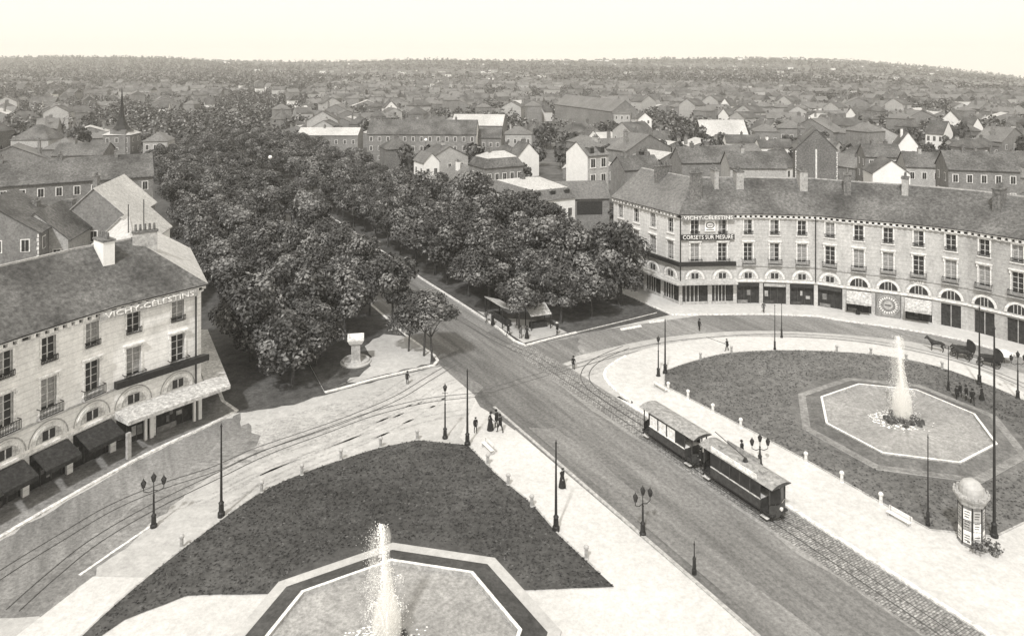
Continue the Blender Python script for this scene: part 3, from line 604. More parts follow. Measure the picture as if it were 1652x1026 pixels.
def lamp(loc, h, n, label, rz=0, grp='street lamps of the square'):
    root = empty('street_lamp', loc, rz, label, 'street lamp', grp)
    mb = MB(); mb.lathe([(.28, 0), (.28, .2), (.2, .3), (.17, .9), (.22, .95), (.09, 1.15), (.07, h*.6), (.1, h*.6+.05), (.05, h*.6+.15), (.045, h-1.0 if n > 1 else h-.85)], 'black', 10); mb.build('post', root)
    if n == 1:
        mb = MB(); lantern(mb, (0, 0, h-.86)); mb.build('lantern', root)
        mb = MB(); mb.tube([(-.3, 0, h-1.1), (.3, 0, h-1.1)], .03, 'black'); mb.build('ladder_bar', root)
    else:
        sp = [(-.75, 0, 0), (.75, 0, 0)]+([(0, 0, .35)] if n == 3 else [])
        for (x, y, z) in sp:
            mb = MB()
            if x: mb.tube([(0, 0, h-1.3), (x*.5, 0, h-1.42), (x, 0, h-1.25), (x, 0, h-.95)], .035, 'black')
            else: mb.tube([(0, 0, h-1.2), (0, 0, h-.9+.3)], .035, 'black')
            mb.build('arm', root); mb = MB(); lantern(mb, (x, 0, h-.95+z)); mb.build('lantern', root)
for x, yb, yt, n, lab, rz in ((248, 850, 765, 3, 'three armed lamp post on the grey road at lower left', .4), (718, 707, 617, 1, 'single lantern lamp post at the tip of the foreground lawn', 0), (1037, 863, 786, 3, 'branched lamp post by the left kerb of the avenue', .5),
        (1226, 752, 702, 3, 'branched lamp post rising behind the front tram car', 0), (1062, 608, 540, 1, 'single lantern lamp post at the left tip of the right lawn', 0), (1642, 645, 568, 3, 'branched lamp post at the right edge of the square', 0)):
    p, h = px_h(x, yb, yt); lamp(p, h, n, lab, rz)
# globe lamps far up the avenue
for x, y, z in ((436, 254, 9), (687, 226, 9.5), (1620, 583, 1.6)):
    if z > 5:
        p = gp(x, y, z); root = empty('globe_lamp', (p.x, p.y, 0), 0, 'white globe lamp on a slim mast above the '+('avenue trees' if x < 500 else 'roofs in the distance'), 'street lamp')
        mb = MB(); mb.lathe([(.2, 0), (.12, 1), (.07, z-.5)], 'black', 8); mb.build('mast', root); mb = MB(); mb.lathe([(.1, -.6), (.5, -.35), (.6, 0), (.5, .35), (.1, .6)], 'foam', 10, (0, 0, z)); mb.build('globe', root)
# stone posts round the lawns
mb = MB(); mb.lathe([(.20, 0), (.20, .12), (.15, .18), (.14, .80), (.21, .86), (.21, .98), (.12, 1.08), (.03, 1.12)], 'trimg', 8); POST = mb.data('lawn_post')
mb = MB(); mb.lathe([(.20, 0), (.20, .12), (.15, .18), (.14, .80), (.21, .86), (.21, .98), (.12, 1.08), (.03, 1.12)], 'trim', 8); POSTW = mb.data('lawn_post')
ordn = ['first', 'second', 'third', 'fourth', 'fifth', 'sixth', 'seventh', 'eighth', 'ninth', 'tenth', 'eleventh', 'twelfth', 'thirteenth', 'fourteenth', 'fifteenth', 'sixteenth', 'seventeenth', 'eighteenth', 'nineteenth', 'twentieth', 'twenty-first', 'twenty-second', 'twenty-third', 'twenty-fourth', 'twenty-fifth', 'twenty-sixth', 'twenty-seventh', 'twenty-eighth', 'twenty-ninth', 'thirtieth']
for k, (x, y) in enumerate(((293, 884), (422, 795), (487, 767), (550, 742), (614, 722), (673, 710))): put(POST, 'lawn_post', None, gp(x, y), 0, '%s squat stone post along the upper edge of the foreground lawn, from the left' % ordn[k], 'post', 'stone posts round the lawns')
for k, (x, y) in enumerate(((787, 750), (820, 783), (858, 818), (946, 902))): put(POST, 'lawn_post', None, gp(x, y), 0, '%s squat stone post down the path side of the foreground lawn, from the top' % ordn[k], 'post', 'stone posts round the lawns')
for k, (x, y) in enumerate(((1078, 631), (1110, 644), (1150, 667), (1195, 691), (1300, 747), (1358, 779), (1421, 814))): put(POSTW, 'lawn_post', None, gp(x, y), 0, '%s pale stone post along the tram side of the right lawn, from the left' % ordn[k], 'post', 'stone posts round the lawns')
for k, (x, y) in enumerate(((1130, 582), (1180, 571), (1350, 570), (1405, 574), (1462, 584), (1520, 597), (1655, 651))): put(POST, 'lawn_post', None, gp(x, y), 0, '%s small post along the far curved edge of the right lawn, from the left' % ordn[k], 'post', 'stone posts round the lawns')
# benches
def bench(c, rz, lab):
    root = empty('bench', c, rz, lab, 'bench', 'white benches by the lawns')
    mb = MB()
    for k in range(3): mb.box(-1.0, 1.0, -.2+k*.14, -.09+k*.14, .42, .46, 'white')
    mb.build('seat', root); mb = MB()
    for k in range(2): mb.box(-1.0, 1.0, .24, .28, .58+k*.16, .69+k*.16, 'white')
    mb.build('backrest', root)
    for x in (-.85, .85): mb = MB(); mb.box(x-.04, x+.04, -.2, .24, 0, .42, 'trimg'); mb.box(x-.03, x+.03, .2, .24, .42, .86, 'trimg'); mb.build('leg', root)
bench(gp(1450, 842), ANG_A+math.pi/2+1.5708, 'white bench at the edge of the right lawn near the poster column'); bench(gp(787, 727), ANG_A+math.pi, 'white bench beside the tip of the foreground lawn')
bench(gp(1066, 630), ANG_A, 'white bench at the left tip of the right lawn')
# poster column
p = gp(1567, 876); root = empty('poster_column', p, .3, 'octagonal poster column with a flared crown and white dome', 'poster column')
mb = MB(); mb.lathe([(1.02, 0), (1.02, .14), (.92, .2), (.90, 3.25)], 'grey', 8); body = mb.build('body', root)
for k in range(8):
    a = math.pi/8+k*math.pi/4; X = Matrix.Rotation(a, 4, 'Z')
    for j, (z0, z1, m) in enumerate(((.35, 1.35, 'cream'), (1.42, 2.1, 'pale'), (2.2, 3.0, 'side'))):
        mb = MB(); mb.box(.845, .875, -.28, .28, z0, z1, m if (k+j) % 3 else 'cream', X)
        for q in range(3): mb.box(.876, .882, -.2, .12+.04*q, z0+.2+q*.2, z0+.26+q*.2, 'dark', X)
        mb.build('poster', root)
    mb = MB(); X2 = Matrix.Rotation(k*math.pi/4, 4, 'Z'); mb.box(.88, .95, -.045, .045, 0, 3.3, 'black', X2); mb.build('mullion', root)
mb = MB(); mb.lathe([(.9, 3.2), (1.0, 3.3), (1.05, 3.5), (1.28, 3.85), (1.3, 4.0), (1.12, 4.02)], 'pale', 8); mb.build('crown', root)
for k in range(16): a = k*math.pi/8; mb = MB(); mb.box(1.15, 1.27, -.1, .1, 4.0, 4.2, 'pale', Matrix.Rotation(a, 4, 'Z')); mb.build('crown_tooth', root)
mb = MB(); mb.lathe([(.86, 4.0), (.86, 4.3), (.8, 4.6), (.6, 4.88), (.3, 5.05), (.05, 5.1)], 'side', 16); mb.build('dome', root)
# monument on the left island
p = gp(574, 586); root = empty('stone_fountain', p, .2, 'small stone drinking fountain with a flared top on the left tree island', 'fountain')
mb = MB(); mb.lathe([(1.95, 0), (1.95, .3), (1.75, .34), (1.7, .55), (1.45, .56), (1.4, .3)], 'side', 20); mb.build('base', root)
mb = MB(); mb.lathe([(.95, .3), (.85, .5), (.8, .6), (.78, 2.5), (.9, 2.6)], 'pale', 4, ph=math.pi/4); mb.build('pedestal', root)
mb = MB(); mb.lathe([(.9, 2.55), (1.1, 2.7), (1.45, 3.2), (1.45, 3.45), (1.15, 3.5), (.9, 3.15)], 'trim', 4, ph=math.pi/4); mb.build('flared_top', root)
# market shelter under the right trees
def shelter(c, rz, w, d, h, lab):
    root = empty('market_shelter', c, rz, lab, 'shelter'); mb = MB(); mb.mesh([(-w/2, -d/2, h), (w/2, -d/2, h), (w/2, d/2, h+.9), (-w/2, d/2, h+.9), (-w/2, -d/2, h-.12), (w/2, -d/2, h-.12), (w/2, d/2, h+.78), (-w/2, d/2, h+.78)], [(0, 1, 2, 3), (4, 7, 6, 5), (0, 4, 5, 1), (1, 5, 6, 2), (2, 6, 7, 3), (3, 7, 4, 0)], 'awn'); mb.build('roof', root)
    for x in (-w/2+.1, w/2-.1):
        for y in (-d/2+.1, d/2-.1): mb = MB(); mb.box(x-.06, x+.06, y-.06, y+.06, 0, h-.1+(.75 if y > 0 else 0), 'dark'); mb.build('post', root)
    mb = MB(); mb.box(-w/2+.3, w/2-.3, -.4, .3, 0, .95, 'dark'); mb.build('counter', root)
shelter(gp(808, 520), ANG_A, 5.5, 2.6, 2.4, 'canvas roofed market shelter under the first right trees'); shelter(gp(868, 529), .35, 3.2, 2.4, 2.3, 'small dark shelter at the front of the right trees')
# planter with small shrubs
for k, (x, y) in enumerate(((1577, 896), (1592, 892), (1607, 900))):
    root = empty('flower_pot', gp(x, y), 0, '%s potted shrub of the three in front of the poster column' % ('left', 'middle', 'right')[k], 'plant', 'potted shrubs by the poster column')
    mb = MB(); mb.lathe([(.12, 0), (.16, .05), (.22, .4), (.26, .42)], 'pale', 10); mb.build('pot', root); mb = MB(); r_ = random.Random(k)
    for q in range(70):
        v = Vector((r_.gauss(0, .22), r_.gauss(0, .22), .7+r_.gauss(0, .2))); u = Vector((r_.uniform(-1, 1), r_.uniform(-1, 1), r_.uniform(-1, 1))).normalized()*.1; w = u.orthogonal().normalized()*.06
        mb.face([v-u-w, v+u-w, v+u+w, v-u+w], 'leaf1' if q % 3 else 'leaf2')
    mb.build('foliage', root)
# ------------------------------------------------------------------ trams
def wheel(parent, x, y, r=.36):
    mb = MB(Matrix.Translation((x, y, r+.05)) @ Matrix.Rotation(math.pi/2, 4, 'X')); mb.lathe([(r, -.05), (r, .05), (r*.8, .06)], 'black', 14); mb.build('wheel', parent)
def tram(c, motor):
    L, W = (8.2, 2.05) if motor else (7.6, 2.05); fl, sill, top = .75, 1.6, 2.75
    root = empty('tram', c, ANG_A+math.pi, ('dark front tram car with roof boards coming down the avenue' if motor else 'open sided rear tram car with white window blinds'), 'tram', 'two coupled tram cars on the avenue')
    cab = 1.25; x0, x1 = -L/2, L/2                              # +x is the front (towards the viewer)
    mb = MB(); mb.box(x0+cab, x1-cab, -W/2, W/2, fl, sill, 'tramdark'); mb.box(x0+cab, x1-cab, -W/2-.02, W/2+.02, sill-.06, sill+.02, 'cream' if not motor else 'frame')
    mb.box(x0+.1, x1-.1, -W/2+.05, W/2-.05, fl-.14, fl, 'dark')
    mb.box(x0+cab, x1-cab, -W/2, W/2, top-.02, top+.22, 'tramdark')
    body = mb.build('body', root); n = 4 if not motor else 5; w = (L-2*cab)/n
    for sy in (-1, 1):
        for k in range(n+1):
            x = x0+cab+k*w; mb = MB(); mb.box(max(x-.06, x0+cab), min(x+.06, x1-cab), sy*W/2-(.05 if sy > 0 else 0), sy*W/2+(.05 if sy < 0 else 0), sill+.02, top-.02, 'tramdark'); mb.build('window_post', root)
        for k in range(n):
            x = x0+cab+k*w; m = ('cream' if (k < 3 if not motor else False) else 'glass'); mb = MB(); mb.box(x+.065, x+w-.065, sy*(W/2-.06)-.012, sy*(W/2-.06)+.012, sill+.025, top-.025, m); mb.build('window', root)
    mb = MB(); zr = top+.22; pr = [(-W/2-.14, 0), (-W/2-.14, .05), (-W/2+.15, .17), (-W/4, .27), (0, .31), (W/4, .27), (W/2-.15, .17), (W/2+.14, .05), (W/2+.14, 0)]
    for a, b in zip(pr, pr[1:]): mb.face([(x1+.1, a[0], zr+a[1]), (x1+.1, b[0], zr+b[1]), (x0-.1, b[0], zr+b[1]), (x0-.1, a[0], zr+a[1])], 'tramroof')
    for x in (x0-.1, x1+.1): mb.face([(x, a[0], zr+a[1]) for a in pr][::(1 if x > 0 else -1)], 'tramdark')
    mb.face([(x0-.1, pr[0][0], zr), (x1+.1, pr[0][0], zr), (x1+.1, pr[-1][0], zr), (x0-.1, pr[-1][0], zr)], 'tramdark'); roof = mb.build('roof', root)
    for sx in (-1, 1):                                           # platforms
        xe = sx*L/2; xi = sx*(L/2-cab); mb = MB()
        n_ = 6; pts = [(xi, -W/2+.06)]+[(xi+sx*(cab-.35+.35*math.sin(math.pi*k/n_)), -W/2+.06+(W-.12)*k/n_) for k in range(n_+1)]+[(xi, W/2-.06)]
        for a, b in zip(pts, pts[1:]):
            f = [(a[0], a[1], fl-.25), (b[0], b[1], fl-.25), (b[0], b[1], sill-.1), (a[0], a[1], sill-.1)]
            if abs(a[0]-xi) < 1e-6 or abs(b[0]-xi) < 1e-6: continue
            mb.face(f[::sx], 'tramdark'); mb.face([(a[0]-sx*.04, a[1], sill-.1), (b[0]-sx*.04, b[1], sill-.1), (b[0]-sx*.04, b[1], fl-.25), (a[0]-sx*.04, a[1], fl-.25)][::sx], 'dark')
        mb.box(min(xi, xe-sx*.3), max(xi, xe-sx*.3), -W/2+.1, W/2-.1, fl-.2, fl-.12, 'dark'); mb.build('dash', root)
        for y in (-W/2+.1, 0, W/2-.1):
            xx = xe-sx*(.38 if y else .03); mb = MB(); mb.box(xx-.045, xx+.045, y-.045, y+.045, sill-.1, zr, 'tramdark'); mb.build('pillar', root)
        if motor:
            for sy in (-1, 1):
                mb = MB(); mb.mesh([(xe-sx*.38, sy*(W/2-.15), sill-.08), (xe-sx*.04, sy*.05, sill-.08), (xe-sx*.04, sy*.05, zr-.15), (xe-sx*.38, sy*(W/2-.15), zr-.15)], [(0, 1, 2, 3)], 'glass'); mb.build('windscreen', root)
            mb = MB(Matrix.Translation((xe+sx*.02, 0, 1.15)) @ Matrix.Rotation(math.pi/2, 4, 'Y')); mb.lathe([(.12, -.08), (.16, .1), (.12, .12)], 'cream' if sx > 0 else 'black', 12); mb.build('headlamp', root)
        for sy in (-1, 1):
            mb = MB(); xs = sorted((xi+sx*.08, xi+sx*.85)); mb.box(xs[0], xs[1], sy*(W/2+.02)-.15, sy*(W/2+.02)+.15, .36, .41, 'frame'); mb.box(xs[0], xs[0]+.04, sy*(W/2)-.1, sy*(W/2)+.02, .41, fl-.1, 'black'); mb.build('step', root)
        mb = MB(); mb.box(min(xe, xe+sx*.35), max(xe, xe+sx*.35), -.08, .08, .5, .62, 'black'); mb.build('coupling', root)
    mb = MB()
    for sy in (-1, 1): mb.box(-L*.3, L*.3, sy*.68-.05, sy*.68+.05, .3, .55, 'black'); mb.box(-L*.42, L*.42, sy*(W/2-.06)-.03, sy*(W/2-.06)+.03, .34, .42, 'tramdark')
    mb.build('underframe', root)
    for x in (-1.1, 1.1):
        for y in (-.52, .52): wheel(root, x, y)
    if motor:
        for sy in (-1, 1):
            mb = MB(); mb.box(-L*.34, L*.12 if sy > 0 else L*.3, sy*(W/2+.02)-.03, sy*(W/2+.02)+.03, zr+.08, zr+.5, 'cream' if sy < 0 else 'tramroof'); mb.build('roof_board', root)
        for k in range(3): mb = MB(); mb.box(-2.6+k*2.3, -2.1+k*2.3, -.3, .3, zr+.28, zr+.48, 'tramroof'); mb.build('roof_vent', root)
        mb = MB(); mb.lathe([(.25, 0), (.18, .2), (.1, .35)], 'dark', 10, (.3, 0, zr+.28)); mb.tube([(.3, 0, zr+.6), (-3.6, .3, zr+1.1)], .035, 'black'); mb.build('trolley_base', root)
    return root
tram(st(45.4, 49.2, .03), True); tram(st(54.2, 49.25, .03), False)
# ------------------------------------------------------------------ people
def person(p, h, rz, label, pose='stand', hat='hat', coat='cloth', skirt=False, rod=None, grp=None, z=0.0):
    k = h/1.72; sp = {'stand': (.08, -.06, 12, -8), 'walk': (.30, -.26, 28, -30), 'lean': (.22, -.20, 60, 40)}[pose]
    J = {'pelvis': (0, 0, .95), 'waist': (0, .0, 1.08), 'chest': (.02, 0, 1.30), 'neck': (.03, 0, 1.47), 'head0': (.04, 0, 1.55), 'head1': (.055, 0, 1.64), 'head2': (.05, 0, 1.715), 'nose': (.135, 0, 1.615)}
    if pose == 'lean':
        for q in ('chest', 'neck', 'head0', 'head1', 'head2', 'nose'): J[q] = (J[q][0]+(J[q][2]-1.0)*.35, J[q][1], J[q][2]-.04)
    E = [('pelvis', 'waist'), ('waist', 'chest'), ('chest', 'neck'), ('neck', 'head0'), ('head0', 'head1'), ('head1', 'head2'), ('head1', 'nose')]
    Rr = {'pelvis': .155, 'waist': .135, 'chest': .165, 'neck': .06, 'head0': .075, 'head1': .095, 'head2': .07, 'nose': .02}
    for sd, f in ((1, sp[0]), (-1, sp[1])):
        n = 'l' if sd > 0 else 'r'
        J['hip'+n] = (0, sd*.10, .90); J['knee'+n] = (f*.6+.03, sd*.11, .50); J['ank'+n] = (f-.02, sd*.11, .09); J['toe'+n] = (f+.14, sd*.13, .04)
        a = math.radians(sp[2] if sd < 0 else sp[3]); cx, cz = J['chest'][0], J['chest'][2]
        J['sh'+n] = (cx, sd*.20, cz+.09); J['el'+n] = (cx+math.sin(a)*.28, sd*.26, cz+.09-math.cos(a)*.28); a2 = a+.35; J['wr'+n] = (J['el'+n][0]+math.sin(a2)*.25, sd*.25, J['el'+n][2]-math.cos(a2)*.25)
        J['pa'+n] = (J['wr'+n][0]+math.sin(a2)*.07, sd*.245, J['wr'+n][2]-math.cos(a2)*.07)
        E += [('pelvis', 'hip'+n), ('hip'+n, 'knee'+n), ('knee'+n, 'ank'+n), ('ank'+n, 'toe'+n), ('chest', 'sh'+n), ('sh'+n, 'el'+n), ('el'+n, 'wr'+n), ('wr'+n, 'pa'+n)]
        Rr.update({'hip'+n: .10, 'knee'+n: .062, 'ank'+n: .045, 'toe'+n: .04, 'sh'+n: .065, 'el'+n: .045, 'wr'+n: .03, 'pa'+n: .038})
        for q in range(4):
            t = 'f%d%s' % (q, n); d = a2+.1; ln = (.075, .085, .08, .065)[q]; J[t] = (J['pa'+n][0]+math.sin(d)*ln, J['pa'+n][1]+(q-1.5)*.022, J['pa'+n][2]-math.cos(d)*ln); E.append(('pa'+n, t)); Rr[t] = .009
        J['th'+n] = (J['pa'+n][0]+.05, J['pa'+n][1]-sd*.03, J['pa'+n][2]-.02); E.append(('pa'+n, 'th'+n)); Rr['th'+n] = .010
    names = list(J); me = bpy.data.meshes.new('body'); me.from_pydata([J[n] for n in names], [(names.index(a), names.index(b)) for a, b in E], [])
    ob = bpy.data.objects.new('body', me); COL.objects.link(ob); sk = ob.modifiers.new('s', 'SKIN'); sk.use_smooth_shade = True
    for i, n in enumerate(names): me.skin_vertices[0].data[i].radius = (Rr[n]*(1.0 if n not in ('chest', 'pelvis', 'waist') else .8), Rr[n]*(1 if n not in ('chest', 'waist', 'pelvis') else 1.15))
    me.skin_vertices[0].data[0].use_root = True; sb = ob.modifiers.new('u', 'SUBSURF'); sb.levels = 1
    dg = bpy.context.evaluated_depsgraph_get(); m2 = bpy.data.meshes.new_from_object(ob.evaluated_get(dg)); bpy.data.objects.remove(ob); m2.name = 'body'
    m2.materials.clear(); m2.materials.append(M[coat]); m2.materials.append(M['skin']); m2.materials.append(M['black'])
    jl = [(Vector(J[n]), n) for n in names]
    for f in m2.polygons:
        n = min(jl, key=lambda q: (q[0]-f.center).length)[1]; f.use_smooth = True
        f.material_index = 1 if (n in ('head0', 'head1', 'head2', 'nose') or n[:2] in ('pa', 'th') or (n[0] == 'f' and n[1].isdigit())) else (2 if n[:3] in ('toe', 'ank') else 0)
    root = empty('person', (p.x, p.y, z), rz, label, 'person', grp); root.scale = (k, k, k); put(m2, 'body', root)
    hd = J['head1']; mb = MB(); c = (hd[0], 0, hd[2]+.04)
    mb.lathe([(.098, -.06), (.105, 0), (.09, .07), (.05, .1)], 'dark', 10, (hd[0]-.02, 0, hd[2]+.01)); mb.build('hair', root)
    if hat == 'hat': mb = MB(); mb.lathe([(.17, 0), (.175, .015), (.1, .03), (.105, .12), (.06, .14)], 'black', 12, c); mb.build('hat', root)
    elif hat == 'straw': mb = MB(); mb.lathe([(.2, 0), (.2, .015), (.1, .03), (.1, .1)], 'cream', 12, c); mb.build('hat', root)
    else: mb = MB(); mb.lathe([(.12, 0), (.13, .05), (.08, .08)], 'black', 12, (c[0]+.02, 0, c[2])); mb.build('cap', root)
    if skirt: mb = MB(); mb.lathe([(.34, .05), (.27, .5), (.17, 1.0), (.15, 1.08)], coat, 12); mb.build('skirt', root)
    else: mb = MB(); mb.lathe([(.19, .72), (.18, .95), (.165, 1.1), (.2, 1.3), (.15, 1.42)], coat, 12, (0 if pose != 'lean' else .03, 0, 0)); mb.build('jacket', root)
    if rod: mb = MB(); w = J['wrr']; mb.tube([(w[0]-.3, -.2, w[2]-.1), (w[0]+2.6, -.3, w[2]+.9)], .03, 'black'); mb.build('pole', root)
    return root
PE = [(657, 620, 19, 1.57, 'person in dark clothes standing in the road by the left island kerb', 'stand', 'hat', False), (767, 698, 25, -1.2, 'smaller person standing alone beside the tall pole', 'stand', 'cap', False),
      (791, 694, 31, 0.2, 'leftmost person of the group of three talking on the pale path', 'walk', 'hat', True), (801, 690, 31, 2.8, 'middle person of the group of three talking on the pale path', 'stand', 'hat', False), (807, 698, 31, 2.4, 'rightmost person of the group of three talking on the pale path', 'walk', 'hat', False),
      (907, 786, 31, -1.0, 'person walking alone on the pale path near a tall pole', 'walk', 'cap', True), (925, 596, 21, 1.2, 'person standing in the middle of the crossing', 'stand', 'hat', False), (1173, 566, 19, 3.1, 'person walking on the ring path holding out a long pole', 'walk', 'cap', False),
      (1128, 534, 19, .5, 'person on the dark road left of the curved building front', 'stand', 'hat', False), (1197, 738, 27, 2.2, 'person standing behind the roof of the front tram', 'stand', 'hat', False),
      (1543, 645, 22, .2, 'leftmost person of the group on the far right lawn', 'stand', 'hat', False), (1549, 641, 23, 1.8, 'second person from the left of the lawn group', 'stand', 'cap', False), (1559, 646, 24, 2.8, 'third person of the lawn group, in a dark coat', 'stand', 'hat', False), (1569, 653, 25, 1.2, 'fourth person of the lawn group, standing nearest the basin', 'walk', 'hat', False), (1584, 645, 21, 2.0, 'person at the right end of the lawn group beside the pole', 'stand', 'hat', True)]
for (x, y, hp, rz, lab, pose, hat, sk_) in PE:
    q = gp(x, y, .15 if x > 1150 and y > 560 else 0); person(q, min(1.85, max(1.5, hp*q.y/F)), rz, lab, pose, hat, 'cloth', sk_, rod=(x == 1173), grp='people in the square', z=q.z)
for k, (x, y, rz, hh, sk_) in enumerate(((784, 520, 1, 1.7, False), (795, 524, 2, 1.65, True), (820, 542, 0, 1.75, False), (840, 546, 2.2, 1.7, False), (850, 546, 1, 1.68, True), (899, 540, 3, 1.7, False), (1232, 505, 1, 1.7, False), (1384, 507, 2, 1.7, True))):
    lab = ['leftmost person by the market shelter under the right trees', 'person in a long skirt at the market shelter', 'man at the front edge of the right tree island', 'taller man of the pair at the right island tip', 'woman of the pair at the right island tip', 'person beside the kerb right of the small dark shelter', 'person before the dark shop of the curved building', 'woman before the awning of the curved building'][k]
    person(gp(x, y, .15), hh, rz, lab, 'stand' if k % 2 else 'walk', 'straw' if k == 5 else 'hat', 'cloth' if k % 3 else 'clothg', sk_, grp='people in the square', z=.15)
for (s_, t_, rz, lab) in ((41.9, 49.2, ANG_A+math.pi, 'driver standing on the front platform of the front tram'), (57.3, 49.0, ANG_A, 'person standing on the rear platform of the trailing tram'), (50.0, 48.7, ANG_A+.8, 'person in dark coat on the open platform between the two trams')):
    person(st(s_, t_), 1.66, rz, lab, 'stand', 'cap', 'cloth', grp='people in the square', z=.62 if s_ != 50.0 else .66)
# ------------------------------------------------------------------ horse cabs waiting before the curved building
def cab(c, rz, label):
    root = empty('horse_cab', c, rz, label, 'carriage', 'horse cabs waiting by the kerb'); mb = MB()
    mb.mesh([(-1.1, -.6, .6), (.5, -.6, .6), (.5, .6, .6), (-1.1, .6, .6), (-1.25, -.65, 1.3), (.6, -.65, 1.2), (.6, .65, 1.2), (-1.25, .65, 1.3)], [(0, 3, 2, 1), (4, 5, 6, 7), (0, 1, 5, 4), (1, 2, 6, 5), (2, 3, 7, 6), (3, 0, 4, 7)], 'black'); mb.build('body', root)
    mb = MB()
    for k in range(6):
        a, b = math.pi*.5+k*.32, math.pi*.5+(k+1)*.32
        q = lambda t, y: (-.55+math.cos(t)*.95*1.0, y, 1.25+math.sin(t)*.95)
        mb.face([q(a, -.66), q(a, .66), q(b, .66), q(b, -.66)], 'black'); mb.face([q(b, -.64), q(b, .64), q(a, .64), q(a, -.64)], 'dark')
        mb.face([(-.55, -.66, 1.25), q(a, -.66), q(b, -.66)], 'black'); mb.face([(-.55, .66, 1.25), q(b, .66), q(a, .66)], 'black')
    mb.build('hood', root); mb = MB(); mb.box(.5, 1.0, -.45, .45, 1.1, 1.22, 'dark'); mb.box(.95, 1.25, -.45, .45, .7, .75, 'black'); mb.build('driver_seat', root)
    for x, r_ in ((-.75, .52), (.95, .38)):
        for y in (-.72, .72):
            w = MB(Matrix.Translation((x, y, r_)) @ Matrix.Rotation(math.pi/2, 4, 'X')); n = 16
            for k in range(n):
                a, b = 2*math.pi*k/n, 2*math.pi*(k+1)/n; P4 = [(math.cos(t)*q, math.sin(t)*q, z) for z in (-.03, .03) for t, q in ((a, r_), (b, r_), (b, r_-.07), (a, r_-.07))]
                w.mesh(P4, [(0, 3, 2, 1), (4, 5, 6, 7), (0, 1, 5, 4), (2, 3, 7, 6)], 'black')
                if k % 2 == 0: w.box(.04, r_-.06, -.02, .02, -.015, .015, 'dark', Matrix.Rotation(a, 4, 'Z'))
            w.lathe([(.07, -.06), (.07, .06)], 'black', 8); w.build('wheel', root)
    for y in (-.4, .4): mb = MB(); mb.tube([(1.2, y, .75), (3.3, y*.9, 1.1)], .03, 'dark'); mb.build('shaft', root)
    return root
def horse(c, rz, label):
    J = {'rump': (-.75, 0, 1.22), 'loin': (-.3, 0, 1.2), 'bar': (.1, 0, 1.12), 'chest': (.5, 0, 1.15), 'neck1': (.78, 0, 1.4), 'neck2': (.98, 0, 1.6), 'poll': (1.1, 0, 1.72), 'muz': (1.4, 0, 1.38), 'tail1': (-.95, 0, 1.15), 'tail2': (-1.02, 0, .6)}
    Q = {'rump': .27, 'loin': .26, 'bar': .31, 'chest': .28, 'neck1': .21, 'neck2': .17, 'poll': .13, 'muz': .07, 'tail1': .05, 'tail2': .06}
    E = [('loin', 'rump'), ('loin', 'bar'), ('bar', 'chest'), ('chest', 'neck1'), ('neck1', 'neck2'), ('neck2', 'poll'), ('poll', 'muz'), ('rump', 'tail1'), ('tail1', 'tail2')]
    for sd in (-1, 1):
        n = str(sd); y = sd*.16
        for a, v, r_ in (('hs', (-.68, y, .95), .15), ('hk', (-.55, y, .72), .10), ('hh', (-.82, y, .48), .06), ('hf', (-.76, y, .1), .045), ('hp', (-.72, y, .03), .06), ('fs', (.5, y, .85), .11), ('fk', (.53, y, .48), .06), ('ff', (.52, y, .12), .04), ('fp', (.56, y, .03), .06), ('ear', (1.08, sd*.07, 1.88), .02)): J[a+n] = v; Q[a+n] = r_
        E += [('rump', 'hs'+n), ('hs'+n, 'hk'+n), ('hk'+n, 'hh'+n), ('hh'+n, 'hf'+n), ('hf'+n, 'hp'+n), ('chest', 'fs'+n), ('fs'+n, 'fk'+n), ('fk'+n, 'ff'+n), ('ff'+n, 'fp'+n), ('poll', 'ear'+n)]
    names = ['loin']+[n for n in J if n != 'loin']; me = bpy.data.meshes.new('horse'); me.from_pydata([J[n] for n in names], [(names.index(a), names.index(b)) for a, b in E], [])
    ob = bpy.data.objects.new('h', me); COL.objects.link(ob); ob.modifiers.new('s', 'SKIN').use_smooth_shade = True
    for i, n in enumerate(names): me.skin_vertices[0].data[i].radius = (Q[n], Q[n])
    me.skin_vertices[0].data[0].use_root = True; ob.modifiers.new('u', 'SUBSURF').levels = 1
    m2 = bpy.data.meshes.new_from_object(ob.evaluated_get(bpy.context.evaluated_depsgraph_get())); bpy.data.objects.remove(ob); m2.materials.clear(); m2.materials.append(M['horse'])
    return put(m2, 'horse', None, c, rz, label, 'horse', 'cab horses by the kerb')
for k, (x, y) in enumerate(((1552, 575), (1596, 590))):
    q = gp(x, y); a = math.radians(-37+180); w = ('left', 'right')[k]
    cab(q, a, 'black hooded horse cab at the kerb, the %s one of two' % w)
    horse(q+Vector((math.cos(a), math.sin(a), 0))*2.9, a, 'dark horse harnessed to the %s cab by the kerb' % w)
q = gp(1620, 586); mb = MB(); mb.lathe([(.05, 0), (.05, 1.1)], 'dark', 6); mb.lathe([(.95, 0), (.7, .35), (.3, .55), (.03, .62)], 'foam', 12, (0, 0, 1.1)); mb.build('parasol', None, q, 0, label='small white parasol standing by the kerb right of the cabs', cat='parasol')
